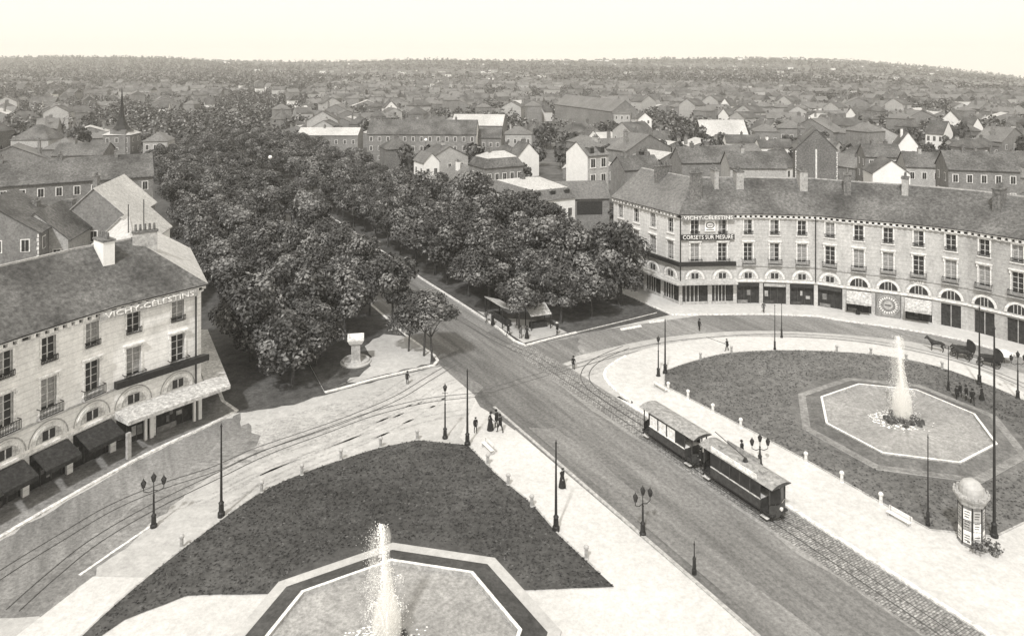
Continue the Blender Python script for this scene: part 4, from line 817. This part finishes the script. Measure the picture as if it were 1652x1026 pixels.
# ------------------------------------------------------------------ trees
def crown_mesh(seed, w, h, n, leaf, mats, clumps=16):
    r = random.Random(seed); vs = []; fs = []; mi = []
    cl = []
    for k in range(clumps):
        a = r.uniform(0, 6.283); u = r.uniform(-.75, 1); q = math.sqrt(max(0, 1-u*u))*r.uniform(.45, .82)
        cl.append((Vector((math.cos(a)*q*w, math.sin(a)*q*w, u*h*.72)), r.uniform(.30, .50)*w, 0 if r.random() < .62 else 1))
    cl.append((Vector((0, 0, 0)), .6*w, 0))
    for k in range(n):
        c, rad, t = cl[r.randrange(len(cl))]
        d = Vector((r.gauss(0, 1), r.gauss(0, 1), r.gauss(0, 1)+.25)).normalized(); p = c+Vector((d.x*rad, d.y*rad, d.z*rad*.8))*r.uniform(.72, 1.08)
        nn = (d+Vector((r.uniform(-.7, .7), r.uniform(-.7, .7), r.uniform(-.4, .9)))).normalized(); u = nn.orthogonal().normalized(); v = nn.cross(u); a = r.uniform(0, 6.28)
        u, v = u*math.cos(a)+v*math.sin(a), v*math.cos(a)-u*math.sin(a); s = leaf*r.uniform(.6, 1.4); b = len(vs)
        vs += [p-u*s, p-v*s*.6+u*s*.1, p+u*s, p+v*s*.6]; fs.append((b, b+1, b+2, b+3))
        x = r.random(); mi.append((1 if x < .6 else 0) if t else (2 if x < .3 else (0 if x < .965 else 1)))
    me = bpy.data.meshes.new('crown'); me.from_pydata([tuple(v) for v in vs], [], fs)
    for m in mats: me.materials.append(M[m])
    me.polygons.foreach_set('material_index', mi); me.update(); return me
def trunk_mesh(seed, ht, rad, crown_z):
    r = random.Random(seed); mb = MB(); x, y = r.uniform(-.15, .15), r.uniform(-.15, .15)
    mb.tube([(0, 0, 0), (x*.5, y*.5, ht*.5), (x, y, ht)], rad, 'bark', 8, rad*.65)
    for k in range(6):
        a = k*1.05+r.uniform(-.3, .3); l = r.uniform(1.3, 2.6); z = r.uniform(.9, 2.6)
        mb.tube([(x, y, ht*.93), (x+math.cos(a)*l*.45, y+math.sin(a)*l*.45, ht+z*.55), (x+math.cos(a)*l, y+math.sin(a)*l, ht+z)], rad*.5, 'bark', 5, rad*.12)
    mb.tube([(x, y, ht), (x, y, ht+3)], rad*.6, 'bark', 6, rad*.15)
    return mb.data('trunk')
TP = []
LM = ('leaf1', 'leaf2', 'leaf3')
for k in range(6):
    TP.append((crown_mesh(20+k, 3.3+.35*(k % 3), 3.3+.5*(k % 2), 5600, .215, LM, 15+k), trunk_mesh(k, 3.9, .2, 4)))
FP = [crown_mesh(40+k, 3.6, 3.4+.5*k, 420, .75, LM if k != 1 else ('leaf1', 'leaf1', 'leaf3'), 9) for k in range(3)]
def tree(loc, k, s, zc, label, grp, fl=1.0):
    root = empty('plane_tree', loc, R.uniform(0, 6.28), label, 'tree', grp); root.scale = (s, s, s)
    c = put(TP[k][0], 'crown', root, (0, 0, zc)); c.scale = (1, 1, fl); put(TP[k][1], 'trunk', root)
rows = {'kerb row of the left promenade': 35.7, 'second row of the left promenade': 29.6, 'third row of the left promenade': 23.6, 'outer row of the left promenade': 17.2,
        'kerb row of the right promenade': 52.4, 'second row of the right promenade': 58.8, 'third row of the right promenade': 65.3, 'outer row of the right promenade': 71.8}
start = {35.7: 90.5, 29.6: 99, 23.6: 93, 17.2: 97, 52.4: 99, 58.8: 96, 65.3: 95, 71.8: 92}
for rn, t in rows.items():
    s = start[t]; k = 0
    while s < 345 and k < 30:
        lab = '%s plane tree from the square in the %s' % (ordn[k], rn)
        sc_ = R.uniform(.82, 1.18)
        if t == 35.7 and k == 0: sc_ = .72
        if s < 160 and t > 57: sc_ *= {58.8: 1.08, 65.3: 1.2, 71.8: 1.32}[t]
        j = R.uniform(-.5, .5)
        if s > 112 and t in (35.7, 52.4): j += (1.9 if t < 40 else -.6)*min(1, (s-112)/45); sc_ *= 1.08
        tree(st(s+R.uniform(-.6, .6), t+j), R.randrange(6), sc_, 6.3, lab, 'plane trees lining the avenue', R.uniform(.85, 1.05))
        s += 7.4 if s < 200 else 9.0; k += 1
for x, y, lab in ((684, 574, 'slender young tree at the tip of the left island'), (697, 582, 'last thin trunked tree nearest the road on the left island')):
    q = gp(x, y, .14); tree(q, 2, .82, 7.9, lab, 'plane trees lining the avenue', .7)
for x, y, s_, lab in ((472, 624, 1.12, 'broad low leafed tree at the front left of the left island'), (425, 592, 1.0, 'broad tree over the side lane by the left corner building'), (510, 590, .9, 'leafy tree directly left of the stone drinking fountain'), (385, 560, .95, 'tree standing nearest the left corner building over the lane')):
    q = gp(x, y); tree(q, 1, s_, 4.9, lab, 'plane trees lining the avenue', .95)
for x, y, s_, zc, lab in ((838, 532, .8, 6.2, 'thin tree between the two shelters at the right island tip'), (905, 523, .95, 5.6, 'leafy tree behind the small dark shelter'), (955, 512, .95, 5.4, 'low leafed tree along the cross street kerb of the right island'), (1003, 492, 1.02, 5.4, 'low leafed tree nearest the canopy of the curved building'), (880, 500, 1.0, 6.0, 'broad tree in the middle of the right island front'), (790, 492, .95, 6.2, 'tree just behind the canvas roofed market shelter')):
    tree(gp(x, y), R.randrange(6), s_, zc, lab, 'plane trees lining the avenue', .95)
# ------------------------------------------------------------------ houses of the town
mb = MB(); mb.box(-.62, .62, -.06, 0, -.1, 1.75, 'trim'); mb.box(-.46, .46, -.075, -.061, 0, 1.62, 'glass'); mb.box(-.03, .03, -.09, -.076, 0, 1.62, 'frame'); WIN = mb.data('window')
mb = MB(); mb.box(-.85, .85, -.08, 0, -.12, 2.25, 'trim'); mb.box(-.62, .62, -.10, -.081, 0, 2.1, 'glass'); mb.box(-.04, .04, -.12, -.101, 0, 2.1, 'frame'); mb.box(-1.0, 1.0, -.16, 0, -.26, -.121, 'trim'); WINB = mb.data('window')
mb = MB(); mb.box(-.5, .5, -.06, 0, -.08, 1.6, 'pale'); mb.box(-.42, .42, -.075, -.061, 0, 1.55, 'dark'); WIND = mb.data('window')
HOUSES = []
def house(c, rz, w, d, h, rise, kind, wall, roof, label, name='town_house', grp=None, fl=None, nw=None, gable=None, door=None, dorm=0, chim=((.3, .5),), wins=True, sidew=True, eave=.35, win=None, cat='house', quoin=False):
    """local frame: x to the right 0..w, y back 0..d, front wall on y=0, c = front left ground corner"""
    root = empty(name, c, rz, label, cat, grp); gable = gable or wall
    mb = MB(); mb.face([(0, 0, 0), (w, 0, 0), (w, 0, h), (0, 0, h)], wall); mb.face([(w, 0, 0), (w, d, 0), (w, d, h), (w, 0, h)], gable if kind == 'x' else wall)
    mb.face([(w, d, 0), (0, d, 0), (0, d, h), (w, d, h)], wall); mb.face([(0, d, 0), (0, 0, 0), (0, 0, h), (0, d, h)], gable if kind in ('x', 'mx') else wall)
    z = h+rise; e = eave
    if kind == 'x': mb.face([(w, 0, h), (w, d, h), (w, d/2, z-.05)], gable); mb.face([(0, d, h), (0, 0, h), (0, d/2, z-.05)], gable)
    if kind == 'y': mb.face([(0, 0, h), (w, 0, h), (w/2, 0, z-.05)], gable); mb.face([(w, d, h), (0, d, h), (w/2, d, z-.05)], gable)
    mb.build('wall', root); ro = MB(); dz = rise*e/(d/2)
    def slab(a, b, c_, d_, m=roof):
        ro.face([a, b, c_, d_], m); lo = [(p[0], p[1], p[2]-.14) for p in (a, b, c_, d_)]; ro.face(lo[::-1], m)
        q = [a, b, c_, d_]
        for i in range(4): ro.face([q[i], lo[i], lo[(i+1) % 4], q[(i+1) % 4]], m)
    if kind == 'x': slab((-.2, -e, h-dz+.1), (w+.2, -e, h-dz+.1), (w+.2, d/2, z+.1), (-.2, d/2, z+.1)); slab((w+.2, d+e, h-dz+.1), (-.2, d+e, h-dz+.1), (-.2, d/2, z+.1), (w+.2, d/2, z+.1))
    elif kind == 'y':
        dz = rise*e/(w/2); slab((-e, d+.2, h-dz+.1), (-e, -.2, h-dz+.1), (w/2, -.2, z+.1), (w/2, d+.2, z+.1)); slab((w+e, -.2, h-dz+.1), (w+e, d+.2, h-dz+.1), (w/2, d+.2, z+.1), (w/2, -.2, z+.1))
    elif kind == 'hip':
        k = min(w, d)/2*.9; a = (k, d/2, z) if w > d else (w/2, k, z); b = (w-k, d/2, z) if w > d else (w/2, d-k, z); C = [(-e, -e, h), (w+e, -e, h), (w+e, d+e, h), (-e, d+e, h)]
        if w > d: F_ = [(C[0], C[1], b, a), (C[1], C[2], b), (C[2], C[3], a, b), (C[3], C[0], a)]
        else: F_ = [(C[0], C[1], a), (C[1], C[2], b, a), (C[2], C[3], b), (C[3], C[0], a, b)]
        for f in F_: ro.face(list(f), roof)
        ro.face(C[::-1], roof)
    elif kind in ('mx', 'mans'):
        i, zb = 1.1, h+rise*.62; C0 = [(-e, -e, h), (w+e, -e, h), (w+e, d+e, h), (-e, d+e, h)]; C1 = [(i, i, zb), (w-i, i, zb), (w-i, d-i, zb), (i, d-i, zb)]
        for q in range(4): ro.face([C0[q], C0[(q+1) % 4], C1[(q+1) % 4], C1[q]], roof)
        a, b = ((i+2, d/2, z), (w-i-2, d/2, z)); ro.face([C1[0], C1[1], b, a], 'zinc'); ro.face([C1[1], C1[2], b], 'zinc'); ro.face([C1[2], C1[3], a, b], 'zinc'); ro.face([C1[3], C1[0], a], 'zinc'); ro.face(C0[::-1], roof)
    ro_ = ro.build('roof', root)
    for (u, v) in chim:
        mb = MB(); x, y = u*w, v*d; zz = z+.9; mb.box(x-.35, x+.35, y-.7, y+.7, h, zz, wall if R.random() < .5 else 'brick'); mb.box(x-.42, x+.42, y-.77, y+.77, zz, zz+.12, 'brick')
        for q in range(3): mb.lathe([(.12, 0), (.1, .5)], 'brick', 6, (x, y-.45+q*.45, zz+.12))
        mb.build('chimney', root)
    if dorm:
        for q in range(dorm):
            x = w*(q+.5)/dorm; mb = MB(); y0 = .35; mb.box(x-.65, x+.65, y0, y0+2.2, h+.1, h+1.75, 'slate'); mb.box(x-.55, x+.55, y0-.03, y0-.003, h+.25, h+1.65, 'glass'); mb.mesh([(x-.8, y0-.15, h+1.76), (x+.8, y0-.15, h+1.76), (x, y0-.15, h+2.2), (x-.8, y0+2.6, h+1.76), (x+.8, y0+2.6, h+1.76), (x, y0+2.6, h+2.2)], [(0, 1, 2), (0, 2, 5, 3), (1, 4, 5, 2), (3, 5, 4), (0, 3, 4, 1)], roof); mb.build('dormer', root)
    if wins:
        fl = fl or max(1, int(h/3.1)); WM = win or WIN
        nw = nw or max(2, int(w/2.6))
        for f in range(fl):
            zz = h-(f+1)*(h/fl)+.8 if h/fl > 2.6 else h-2.4*(f+1)
            if zz < .3: zz = .3
            for q in range(nw): put(WM, 'window', root, (w*(q+.5)/nw, 0, zz))
            if sidew:
                ns = max(1, int(d/3.5))
                for q in range(ns):
                    y = d*(q+.5)/ns; o = put(WM, 'window', root, (0, y, zz), -math.pi/2) if c.x > -80 else put(WM, 'window', root, (w, y, zz), math.pi/2)
    if door:
        mb = MB(); mb.box(w*door[0], w*door[1], -.05, -.002, door[2], door[3], 'dark'); mb.build('opening', root)
    if quoin:
        mb = MB()
        for x in (0, w):
            for q in range(int(h/.6)): mb.box(x-(.3 if q % 2 else .2)*(x > 0), x+(.3 if q % 2 else .2)*(x == 0), -.05, -.002, q*.6, q*.6+.45, 'trim')
        mb.box(w/2-.2, w/2+.2, -.05, -.002, 0, h, 'trim') if quoin == 2 else None
        mb.build('quoins', root)
    X = Matrix.Translation(c) @ Matrix.Rotation(rz, 4, 'Z'); HOUSES.append((X @ Vector((w/2, d/2, 0)), math.hypot(w, d)/2)); return root
def at_eave(x, y, z): q = gp(x, y, z); return Vector((q.x, q.y, 0))
PA = ANG_P
def HC(x, y, z, w, d, rise, kind, wall, roof, label, left=False, rz=PA, **kw):
    c = at_eave(x, y, z)
    if left: c = c-Vector((math.cos(rz), math.sin(rz), 0))*w         # the image point is the front RIGHT corner
    return house(c, rz, w, d, z, rise, kind, wall, roof, label, **kw)
# right of the avenue
HC(745, 295, 8, 9, 16, 3.4, 'hip', 'white', 'slatel', 'white walled house with tall dark windows beyond the right trees', fl=2, win=WINB)
HC(858, 326, 9.2, 11, 19, 3.4, 'mans', 'white', 'slatel', 'white house with dormers on its mansard roof above the right trees', dorm=3)
HC(948, 251, 15.6, 6.4, 9.5, 3.0, 'x', 'pale', 'slatel', 'tall narrow house with a blank white gable wall', gable='white', nw=2, fl=4, sidew=False, dorm=2, chim=((.9, .5),), win=WINB)
HC(866, 321, 7.4, 17, 8, 3.2, 'x', 'grey', 'slatel', 'low grey shed roofed house in front of the white gable wall', rz=.12, door=(.55, .9, 3.5, 6.6), wins=False, chim=())
HC(783, 272, 12, 11, 9, 3.6, 'mans', 'grey', 'slate', 'dark mansard roofed building behind the dormered white house', nw=5)
HC(684, 262, 9, 5, 8, 2.5, 'y', 'white', 'slatel', 'small white gabled house at the right avenue edge', chim=())
HC(592, 216, 11, 43, 12, 5, 'x', 'grey', 'slate', 'very long two storey grey building with a white gable end', rz=-.03, gable='white', nw=13, fl=3, chim=((.1, .5), (.4, .5), (.8, .5)), sidew=False)
HC(480, 218, 9, 25, 10, 2.6, 'x', 'grey', 'zinc', 'long low building with a pale roof above the avenue trees', rz=-.02, nw=7, chim=((.4, .5),), sidew=False)
HC(728, 202, 10, 24, 16, 4.5, 'x', 'grey', 'zinc', 'large hall with a bright sloping roof in the middle distance', rz=-.12, wins=False, chim=())
HC(815, 217, 9, 11, 10, 3.0, 'hip', 'pale', 'slatel', 'hip roofed villa with white trimmed windows', rz=.0, chim=((.2, .5), (.8, .5)))
HC(752, 222, 9, 14, 9, 3.0, 'x', 'grey', 'slate', 'grey terrace with dark openings left of the hip roofed villa', rz=-.05)
c0 = at_eave(895, 168, 12); c1 = at_eave(988, 180, 12); v = c1-c0
house(c0, math.atan2(v.y, v.x), v.length, 16, 12, 6, 'x', 'grey', 'slatel', 'very long factory hall with a colonnaded wall', nw=22, fl=1, chim=(), name='factory_hall', cat='factory', sidew=False)
HC(990, 184, 11, 9, 12, .6, 'hip', 'pale', 'slatel', 'pale block at the right end of the long factory hall', rz=-.2, chim=())
HC(1030, 192, 10, 7, 9, 3, 'y', 'white', 'slate', 'small bright white house right of the factory hall', rz=.1)
HC(1133, 219, 6, 21, 14, 6.5, 'x', 'dark', 'zinc', 'barn with a broad white roof', rz=.02, wins=False, chim=(), name='barn', cat='barn')
HC(1283, 240, 16, 10.2, 13, 5.2, 'y', 'brick', 'slate', 'tall dark gabled house with white quoins', rz=-.32, wins=False, quoin=2, chim=((.1, .2),), win=WIN)
HC(1449, 234, 9, 6.5, 9, 4.6, 'y', 'white', 'slate', 'little house with a sharp white gable', rz=-.3, nw=2)
HC(1408, 279, 13, 8, 8, 3.0, 'y', 'white', 'slate', 'low white gable just above the curved building roof', rz=-.2, wins=False, chim=())
HC(1530, 272, 15, 14, 9, 3.5, 'x', 'grey', 'slate', 'dark house with white framed windows at the upper right', rz=-.25, nw=5, fl=4, chim=((.3, .5), (.7, .5)))
HC(1172, 230, 8, 13, 8, 2.6, 'x', 'white', 'slate', 'low white fronted cottage below the white roofed barn', rz=-.1, chim=((.5, .5),))
HC(1226, 238, 8, 12, 8, 2.6, 'x', 'white', 'slate', 'white cottage left of the tall dark gabled house', rz=-.05)
HC(1100, 262, 13, 14, 9, 3.4, 'x', 'grey', 'slate', 'dark roofed house behind the left hip of the curved building', rz=.1, wins=False)
HC(1178, 270, 14, 13, 9, 3.2, 'x', 'pale', 'slate', 'dark roofed house touching the white cottage roofs behind the curved building', rz=-.05, wins=False)
HC(1396, 252, 11, 10, 9, 3.2, 'x', 'grey', 'slate', 'dark low house right of the tall dark gabled house', rz=-.2)
HC(1462, 268, 12, 14, 9, 3.2, 'x', 'pale', 'slate', 'dark roofed house between the white gables and the upper right house', rz=-.25)
HC(1008, 274, 10, 11, 9, 3.0, 'x', 'grey', 'slate', 'slate roofed house just right of the tall white gable house', rz=.3, wins=False, chim=((.2, .5), (.8, .5)))
# left of the avenue
HC(247, 283, 14.5, 34, 12, 4.0, 'x', 'grey', 'slate', 'long four storey row with pale walls at the far left', left=True, nw=11, fl=4, gable='white', chim=((.2, .5), (.5, .5), (.8, .5)))
HC(63, 374, 14, 14, 11, 4.6, 'y', 'grey', 'slate', 'dark house with white quoins at the left edge behind the corner building', left=True, rz=.25, nw=4, fl=4, quoin=True)
HC(208, 352, 13, 10.5, 15, 5.0, 'y', 'grey', 'zinc', 'gabled house with a pale sloping roof behind the corner building', left=True, rz=.2, nw=3, fl=3, sidew=False)
HC(238, 388, 13, 7, 10, 3.4, 'y', 'white', 'zinc', 'low white gable just behind the left corner building roof', left=True, rz=.15, wins=False, chim=())
HC(110, 385, 12, 9, 10, 4, 'y', 'pale', 'slate', 'grey gabled house between the quoined house and the pale roofed one', left=True, rz=.2, nw=3)
HC(78, 226, 11.3, 13, 12, 5, 'hip', 'pale', 'slate', 'pale building with a large black opening at the far left', left=True, rz=.05, wins=False, door=(.15, .85, 2.0, 8.5), chim=())
HC(210, 218, 11, 10, 10, 3, 'hip', 'grey', 'zinc', 'broad dark building with a pale roof under the spire', left=True, rz=.1)
HC(270, 228, 11, 8, 10, 3, 'hip', 'pale', 'slatel', 'rounded pale roofed pavilion at the left edge of the avenue trees', left=True, rz=.2)
HC(165, 250, 12, 14, 10, 3, 'x', 'grey', 'slate', 'low dark roofed row above the long pale row', left=True, rz=.1, chim=((.3, .5),))
# spire
q = at_eave(190, 214, 12); root = empty('church_spire', q+Vector((0, 3, 0)), 0, 'thin black pointed spire on the left skyline', 'church'); mb = MB(); mb.box(-3, 3, -3, 3, 0, 13, 'grey'); mb.build('tower', root)
mb = MB(); mb.lathe([(3.6, 13), (2.2, 14.5), (1.1, 17.5), (.7, 20), (.35, 25), (.05, 29.5)], 'black', 8); mb.build('spire', root)
HOUSES.append((q, 6))
# iron chimney and masts behind the corner building
q = at_eave(114, 380, 10); root = empty('factory_chimney', q, 0, 'square dark brick chimney stack behind the left corner building', 'chimney'); mb = MB(); mb.box(-.55, .55, -.55, .55, 0, 15.6, 'brick'); mb.build('stack', root); mb = MB(); mb.box(-.65, .65, -.65, .65, 15.6, 16, 'brick'); mb.build('cap', root)
for k, (x, y, yt) in enumerate(((207, 402, 330), (232, 396, 322))):
    D = 82; X_ = (x-CX)*D/F; zt = H-(yt-HY)*D/F; mb = MB(Matrix.Translation((0, 0, 0))); mb.tube([(0, 0, 0), (0, 0, zt)], .09, 'black', 6, .05); mb.build('roof_mast', None, (X_, D, 0), 0, label='%s iron mast rising above the left corner building roof' % ('left', 'right')[k], cat='mast', group='iron masts')
# fill of the town -------------------------------------------------
NEARFP = [((rp[i]+rp[i+1])/2, 15) for i in range(len(rp)-1)]+[((lp[i]+lp[i+1])/2, 17) for i in range(len(lp)-1)]
PH = []
for k in range(9):
    w, d, h, rs = (8, 19, 10, 26, 12, 15, 7, 22, 9)[k]+R.uniform(-1, 1), R.uniform(7.5, 11), (5, 8, 9, 6.5, 10, 7, 8, 5, 11)[k]*.9, R.uniform(2.4, 4.2)
    kd = ('x', 'y', 'hip')[k % 3]; wl = ('pale', 'grey', 'brick', 'grey', 'pale', 'grey', 'white', 'grey', 'grey')[k]; rf = ('slate', 'slatel', 'slate', 'slatel', 'slate', 'slate', 'slate', 'zinc', 'slatel')[k]
    o = house(Vector((0, 0, 0)), 0, w, d, h, rs, kd, wl, rf, 'x', grp='x', chim=((.2, .5), (.75, .45)) if k % 2 else ((.5, .5),), fl=2, nw=3, sidew=False); HOUSES.pop()
    parts = [(c_.data, c_.name.split('.')[0], c_.location.copy()) for c_ in o.children]
    for c_ in list(o.children): bpy.data.objects.remove(c_)
    bpy.data.objects.remove(o); PH.append((w, d, h, rs, wl, parts))
def dirword(x): return ['at far left', 'left of the avenue', 'beside the avenue', 'right of the avenue', 'near the white gable', 'behind the curved building', 'near the dark gable', 'at upper right'][min(7, max(0, int(x/206.5)))]
def band(D): return 'first roofs' if D < 200 else ('near roofs' if D < 300 else ('mid distance roofs' if D < 450 else ('far roofs' if D < 700 else 'hazy farthest roofs')))
cand = []
RT = random.Random(11)
for i in range(-60, 100):
    for j in range(0, 75):
        s, t = 60+j*15.5+RT.uniform(-3, 3), 44+i*17+RT.uniform(-4, 4); v = st(s, t)
        if v.y < 118 or v.y > 1000: continue
        px = CX+F*v.x/v.y
        if px < -60 or px > 1712: continue
        if abs(t-44) < 36+8 and s < 500: continue
        if any((v-c).length < r_+9 for c, r_ in HOUSES+NEARFP): continue
        if (835 < px < 1005 and v.y < 240) or (1270 < px < 1480 and v.y < 215) or (680 < px < 870 and v.y < 200): continue
        if px > 1000 and v.y < 150 or (px < 330 and v.y < 120): continue
        cand.append((v.y, v, px, s, t))
cand.sort(key=lambda q: q[0])
hn = 0; tn = 0; FARH = []; FART = []
for D, v, px, s, t in cand:
    z = terr(v.x, v.y); q = RT.random()
    green = math.sin(v.x*.021+1)+math.sin(v.y*.017+v.x*.008) + (1.6 if px < 520 and D > 230 else .65)
    hp = .74 if green < .3 else (.40 if green < 1.1 else .14)
    if D < 260: hp = max(hp, .72)
    if q < hp:
        w, d, h, rs, wl, parts = PH[RT.randrange(9)]; rz = PA+RT.choice((0, 0, 1, 1, 2, 3))*math.pi/2+RT.uniform(-.12, .12)
        if abs(px-CX) and RT.random() < .4: rz = RT.uniform(-.3, .3)
        c = v-Vector((math.cos(rz)*w/2-math.sin(rz)*d/2, math.sin(rz)*w/2+math.cos(rz)*d/2, 0)); sc_ = RT.uniform(.85, 1.15)
        if hn < 285:
            tone = {'pale': 'pale walled', 'grey': 'grey walled', 'white': 'white walled', 'brick': 'dark brick'}[wl]
            g_ = '%s houses in the %s %s' % (tone, band(D), dirword(px))
            root = empty('town_house', (c.x, c.y, z-.3), rz, '%s house among the %s %s' % (tone, band(D), dirword(px)), 'house', g_); root.scale = (sc_, sc_, sc_*RT.uniform(.9, 1.15)); hn += 1; root['fill'] = 1
            for me, nm, lo in parts:
                if nm in ('window',) and D > 330: continue
                put(me, nm, root, lo)
        else: FARH.append((c, rz, z, w, d, h, rs, wl, sc_))
    else:
        for k in range(3 if D > 150 else 1):
            u = v+Vector((RT.uniform(-5, 5), RT.uniform(-5, 5), 0)); s_ = RT.uniform(.55, 1.1)
            if tn < 200:
                root = empty('tree', (u.x, u.y, z), RT.uniform(0, 6), '%s tree among the %s %s' % (('round bushy', 'tall dark', 'spreading')[k if s_ > .8 else 1], band(D), dirword(px)), 'tree', 'trees in the %s %s' % (band(D), dirword(px)))
                tn += 1; root['fill'] = 1; kk_ = RT.randrange(3); root.scale = (s_, s_, s_*RT.uniform(.9, 1.4)); put(FP[kk_], 'crown', root, (0, 0, 5.2)); put(TP[0][1], 'trunk', root)
            else: FART.append((u, z, s_))
# farther woods and roofs, merged
mb = MB()
def leafblob(mb, u, z, s, n, leaf):
    for k in range(n):
        d = Vector((RT.gauss(0, 1), RT.gauss(0, 1), abs(RT.gauss(0, 1)))).normalized(); p = Vector((u.x, u.y, z+1))+Vector((d.x*3.6*s, d.y*3.6*s, d.z*8*s))*RT.uniform(.8, 1.05)
        nn = (d+Vector((RT.uniform(-.6, .6),)*3)).normalized(); a = nn.orthogonal().normalized()*leaf; b = nn.cross(a)
        mb.face([p-a, p-b, p+a, p+b], 'leaf3' if RT.random() < .3 else ('leaf2' if RT.random() < .25 else 'leaf1'))
for u, z, s in FART: leafblob(mb, u, z, s, 46, .8)
farpts = []
for k in range(9000):
    D = 950+1750*RT.random()**1.2; x = RT.uniform(-80, 1730); X_ = (x-CX)*D/F
    if math.sin(X_*.006+D*.004)+math.sin(D*.011+X_*.003)+RT.uniform(-1, 1) +(1.2 if x < 520 else .25) < -.3: farpts.append((x, D, X_)); continue
    leafblob(mb, Vector((X_, D, 0)), terr(X_, D)-1, RT.uniform(.7, 1.5), 12, 1.9)
mb.build('far_wood', kind='stuff', label='hazy mass of distant trees rising to the horizon', cat='woodland')
mb = MB()
def simple_house(mb, c, rz, z, w, d, h, rs, wl):
    mb.X = Matrix.Translation((c.x, c.y, z)) @ Matrix.Rotation(rz, 4, 'Z'); mb.box(0, w, 0, d, -1, h, wl)
    mb.mesh([(-.3, -.3, h-.1), (w+.3, -.3, h-.1), (w+.3, d/2, h+rs), (-.3, d/2, h+rs), (w+.3, d+.3, h-.1), (-.3, d+.3, h-.1)], [(0, 1, 2, 3), (4, 5, 3, 2), (1, 4, 2), (5, 0, 3)], 'slate' if RT.random() < .6 else 'slatel')
    mb.box(w*.3, w*.3+.9, d*.4, d*.4+.9, h, h+rs+1.2, 'brick')
for c, rz, z, w, d, h, rs, wl, s_ in FARH: simple_house(mb, c, rz, z, w*s_, d*s_, h*s_, rs*s_, wl)
for (x, D, X_) in farpts:
    if RT.random() < .5: simple_house(mb, Vector((X_, D, 0)), RT.uniform(-.6, .9), terr(X_, D), RT.uniform(7, 17), RT.uniform(7, 10), RT.uniform(3, 6), RT.uniform(2, 3.5), RT.choice(('pale', 'grey', 'grey', 'grey', 'brick', 'white')))
mb.X = Matrix(); mb.build('far_town', kind='stuff', label='hazy mass of tiny distant roofs among trees', cat='town')
# avenue trees farther on
mb = MB()
for t in (14, 20, 26, 32, 38.5, 44.5, 50, 56, 62, 68, 74):
    s = 350
    while s < 500: leafblob(mb, st(s, t), 0, RT.uniform(.8, 1.2), 60, .8); s += 9
    while s < 1300: (leafblob(mb, st(s, t), 0, RT.uniform(.7, 1.1), 45, .9) if RT.random() < .38 else None); s += 9
mb.build('far_avenue_trees', kind='stuff', label='merged tree tops of the avenue running off into the distance', cat='trees')
def ordinals(kinds):
    by = {}
    for o in sc.objects:
        if o.parent is None and o.get('fill'): by.setdefault(o['label'], []).append(o)
    for lab, L_ in by.items():
        L_.sort(key=lambda o: o.location.x/o.location.y)
        for k, o in enumerate(L_):
            if len(L_) > 1: o['label'] = ('%s from left, %s' % (ordn[k], lab)) if k < 30 else lab
    for o in sc.objects:
        if 'fill' in o: del o['fill']
ordinals(None)
# ------------------------------------------------------------------ haze, sky, sun, camera
mb = MB(); vs = [(x, y, z) for z in (-60, 125) for y in (-300, 4200) for x in (-4300, 4300)]
mb.mesh(vs, [(0, 2, 3, 1), (4, 5, 7, 6), (0, 1, 5, 4), (2, 6, 7, 3), (0, 4, 6, 2), (1, 3, 7, 5)], 'sand'); hz = mb.build('haze', kind='stuff')
m = bpy.data.materials.new('haze'); m.use_nodes = True; nt = m.node_tree; nt.nodes.clear(); o = nt.nodes.new('ShaderNodeOutputMaterial'); v = nt.nodes.new('ShaderNodeVolumePrincipled')
v.inputs['Color'].default_value = (.95, .93, .88, 1); v.inputs['Density'].default_value = HAZE = .00020; nt.links.new(v.outputs[0], o.inputs['Volume']); hz.data.materials.clear(); hz.data.materials.append(m)
EL, AZ = 50, 198                                         # sun elevation, compass-like azimuth (degrees from +Y clockwise)
w = bpy.data.worlds.new('World'); sc.world = w; w.use_nodes = True; nt = w.node_tree; bg = nt.nodes['Background']
sk = nt.nodes.new('ShaderNodeTexSky'); sk.sky_type = 'NISHITA'; sk.sun_disc = False; sk.sun_elevation = math.radians(EL); sk.sun_rotation = math.radians(AZ); sk.dust_density = 4; sk.air_density = 1.2
hs = nt.nodes.new('ShaderNodeHueSaturation'); hs.inputs['Saturation'].default_value = 0; nt.links.new(sk.outputs[0], hs.inputs['Color'])
mx = nt.nodes.new('ShaderNodeMix'); mx.data_type = 'RGBA'; mx.inputs[0].default_value = .8; mx.inputs[7].default_value = (11.3, 10.6, 9.35, 1); nt.links.new(hs.outputs[0], mx.inputs[6])
nt.links.new(mx.outputs[2], bg.inputs['Color']); bg.inputs['Strength'].default_value = .12
sl = bpy.data.lights.new('sun', 'SUN'); sl.energy = 3.6; sl.angle = math.radians(3); sl.color = (1, .975, .945); so = bpy.data.objects.new('sun', sl); COL.objects.link(so)
az, el = math.radians(AZ), math.radians(EL); dvec = Vector((math.sin(az)*math.cos(el), math.cos(az)*math.cos(el), math.sin(el))); so.rotation_euler = dvec.to_track_quat('Z', 'Y').to_euler(); so.location = (0, 0, 100)
cam = bpy.data.cameras.new('camera'); co = bpy.data.objects.new('camera', cam); COL.objects.link(co); sc.camera = co
co.location = (0, 0, H); co.rotation_euler = (math.pi/2, 0, 0); cam.sensor_width = 36; cam.lens = 36*F/1652; cam.shift_y = -(513-HY)/1652; cam.clip_end = 9000; cam.clip_start = .5
sc.view_settings.view_transform = 'Standard'; sc.view_settings.look = 'None'; sc.view_settings.exposure = 0.0; sc.view_settings.gamma = 1
sc.cycles.volume_bounces = 3; sc.cycles.max_bounces = 5; sc.cycles.volume_step_rate = 4
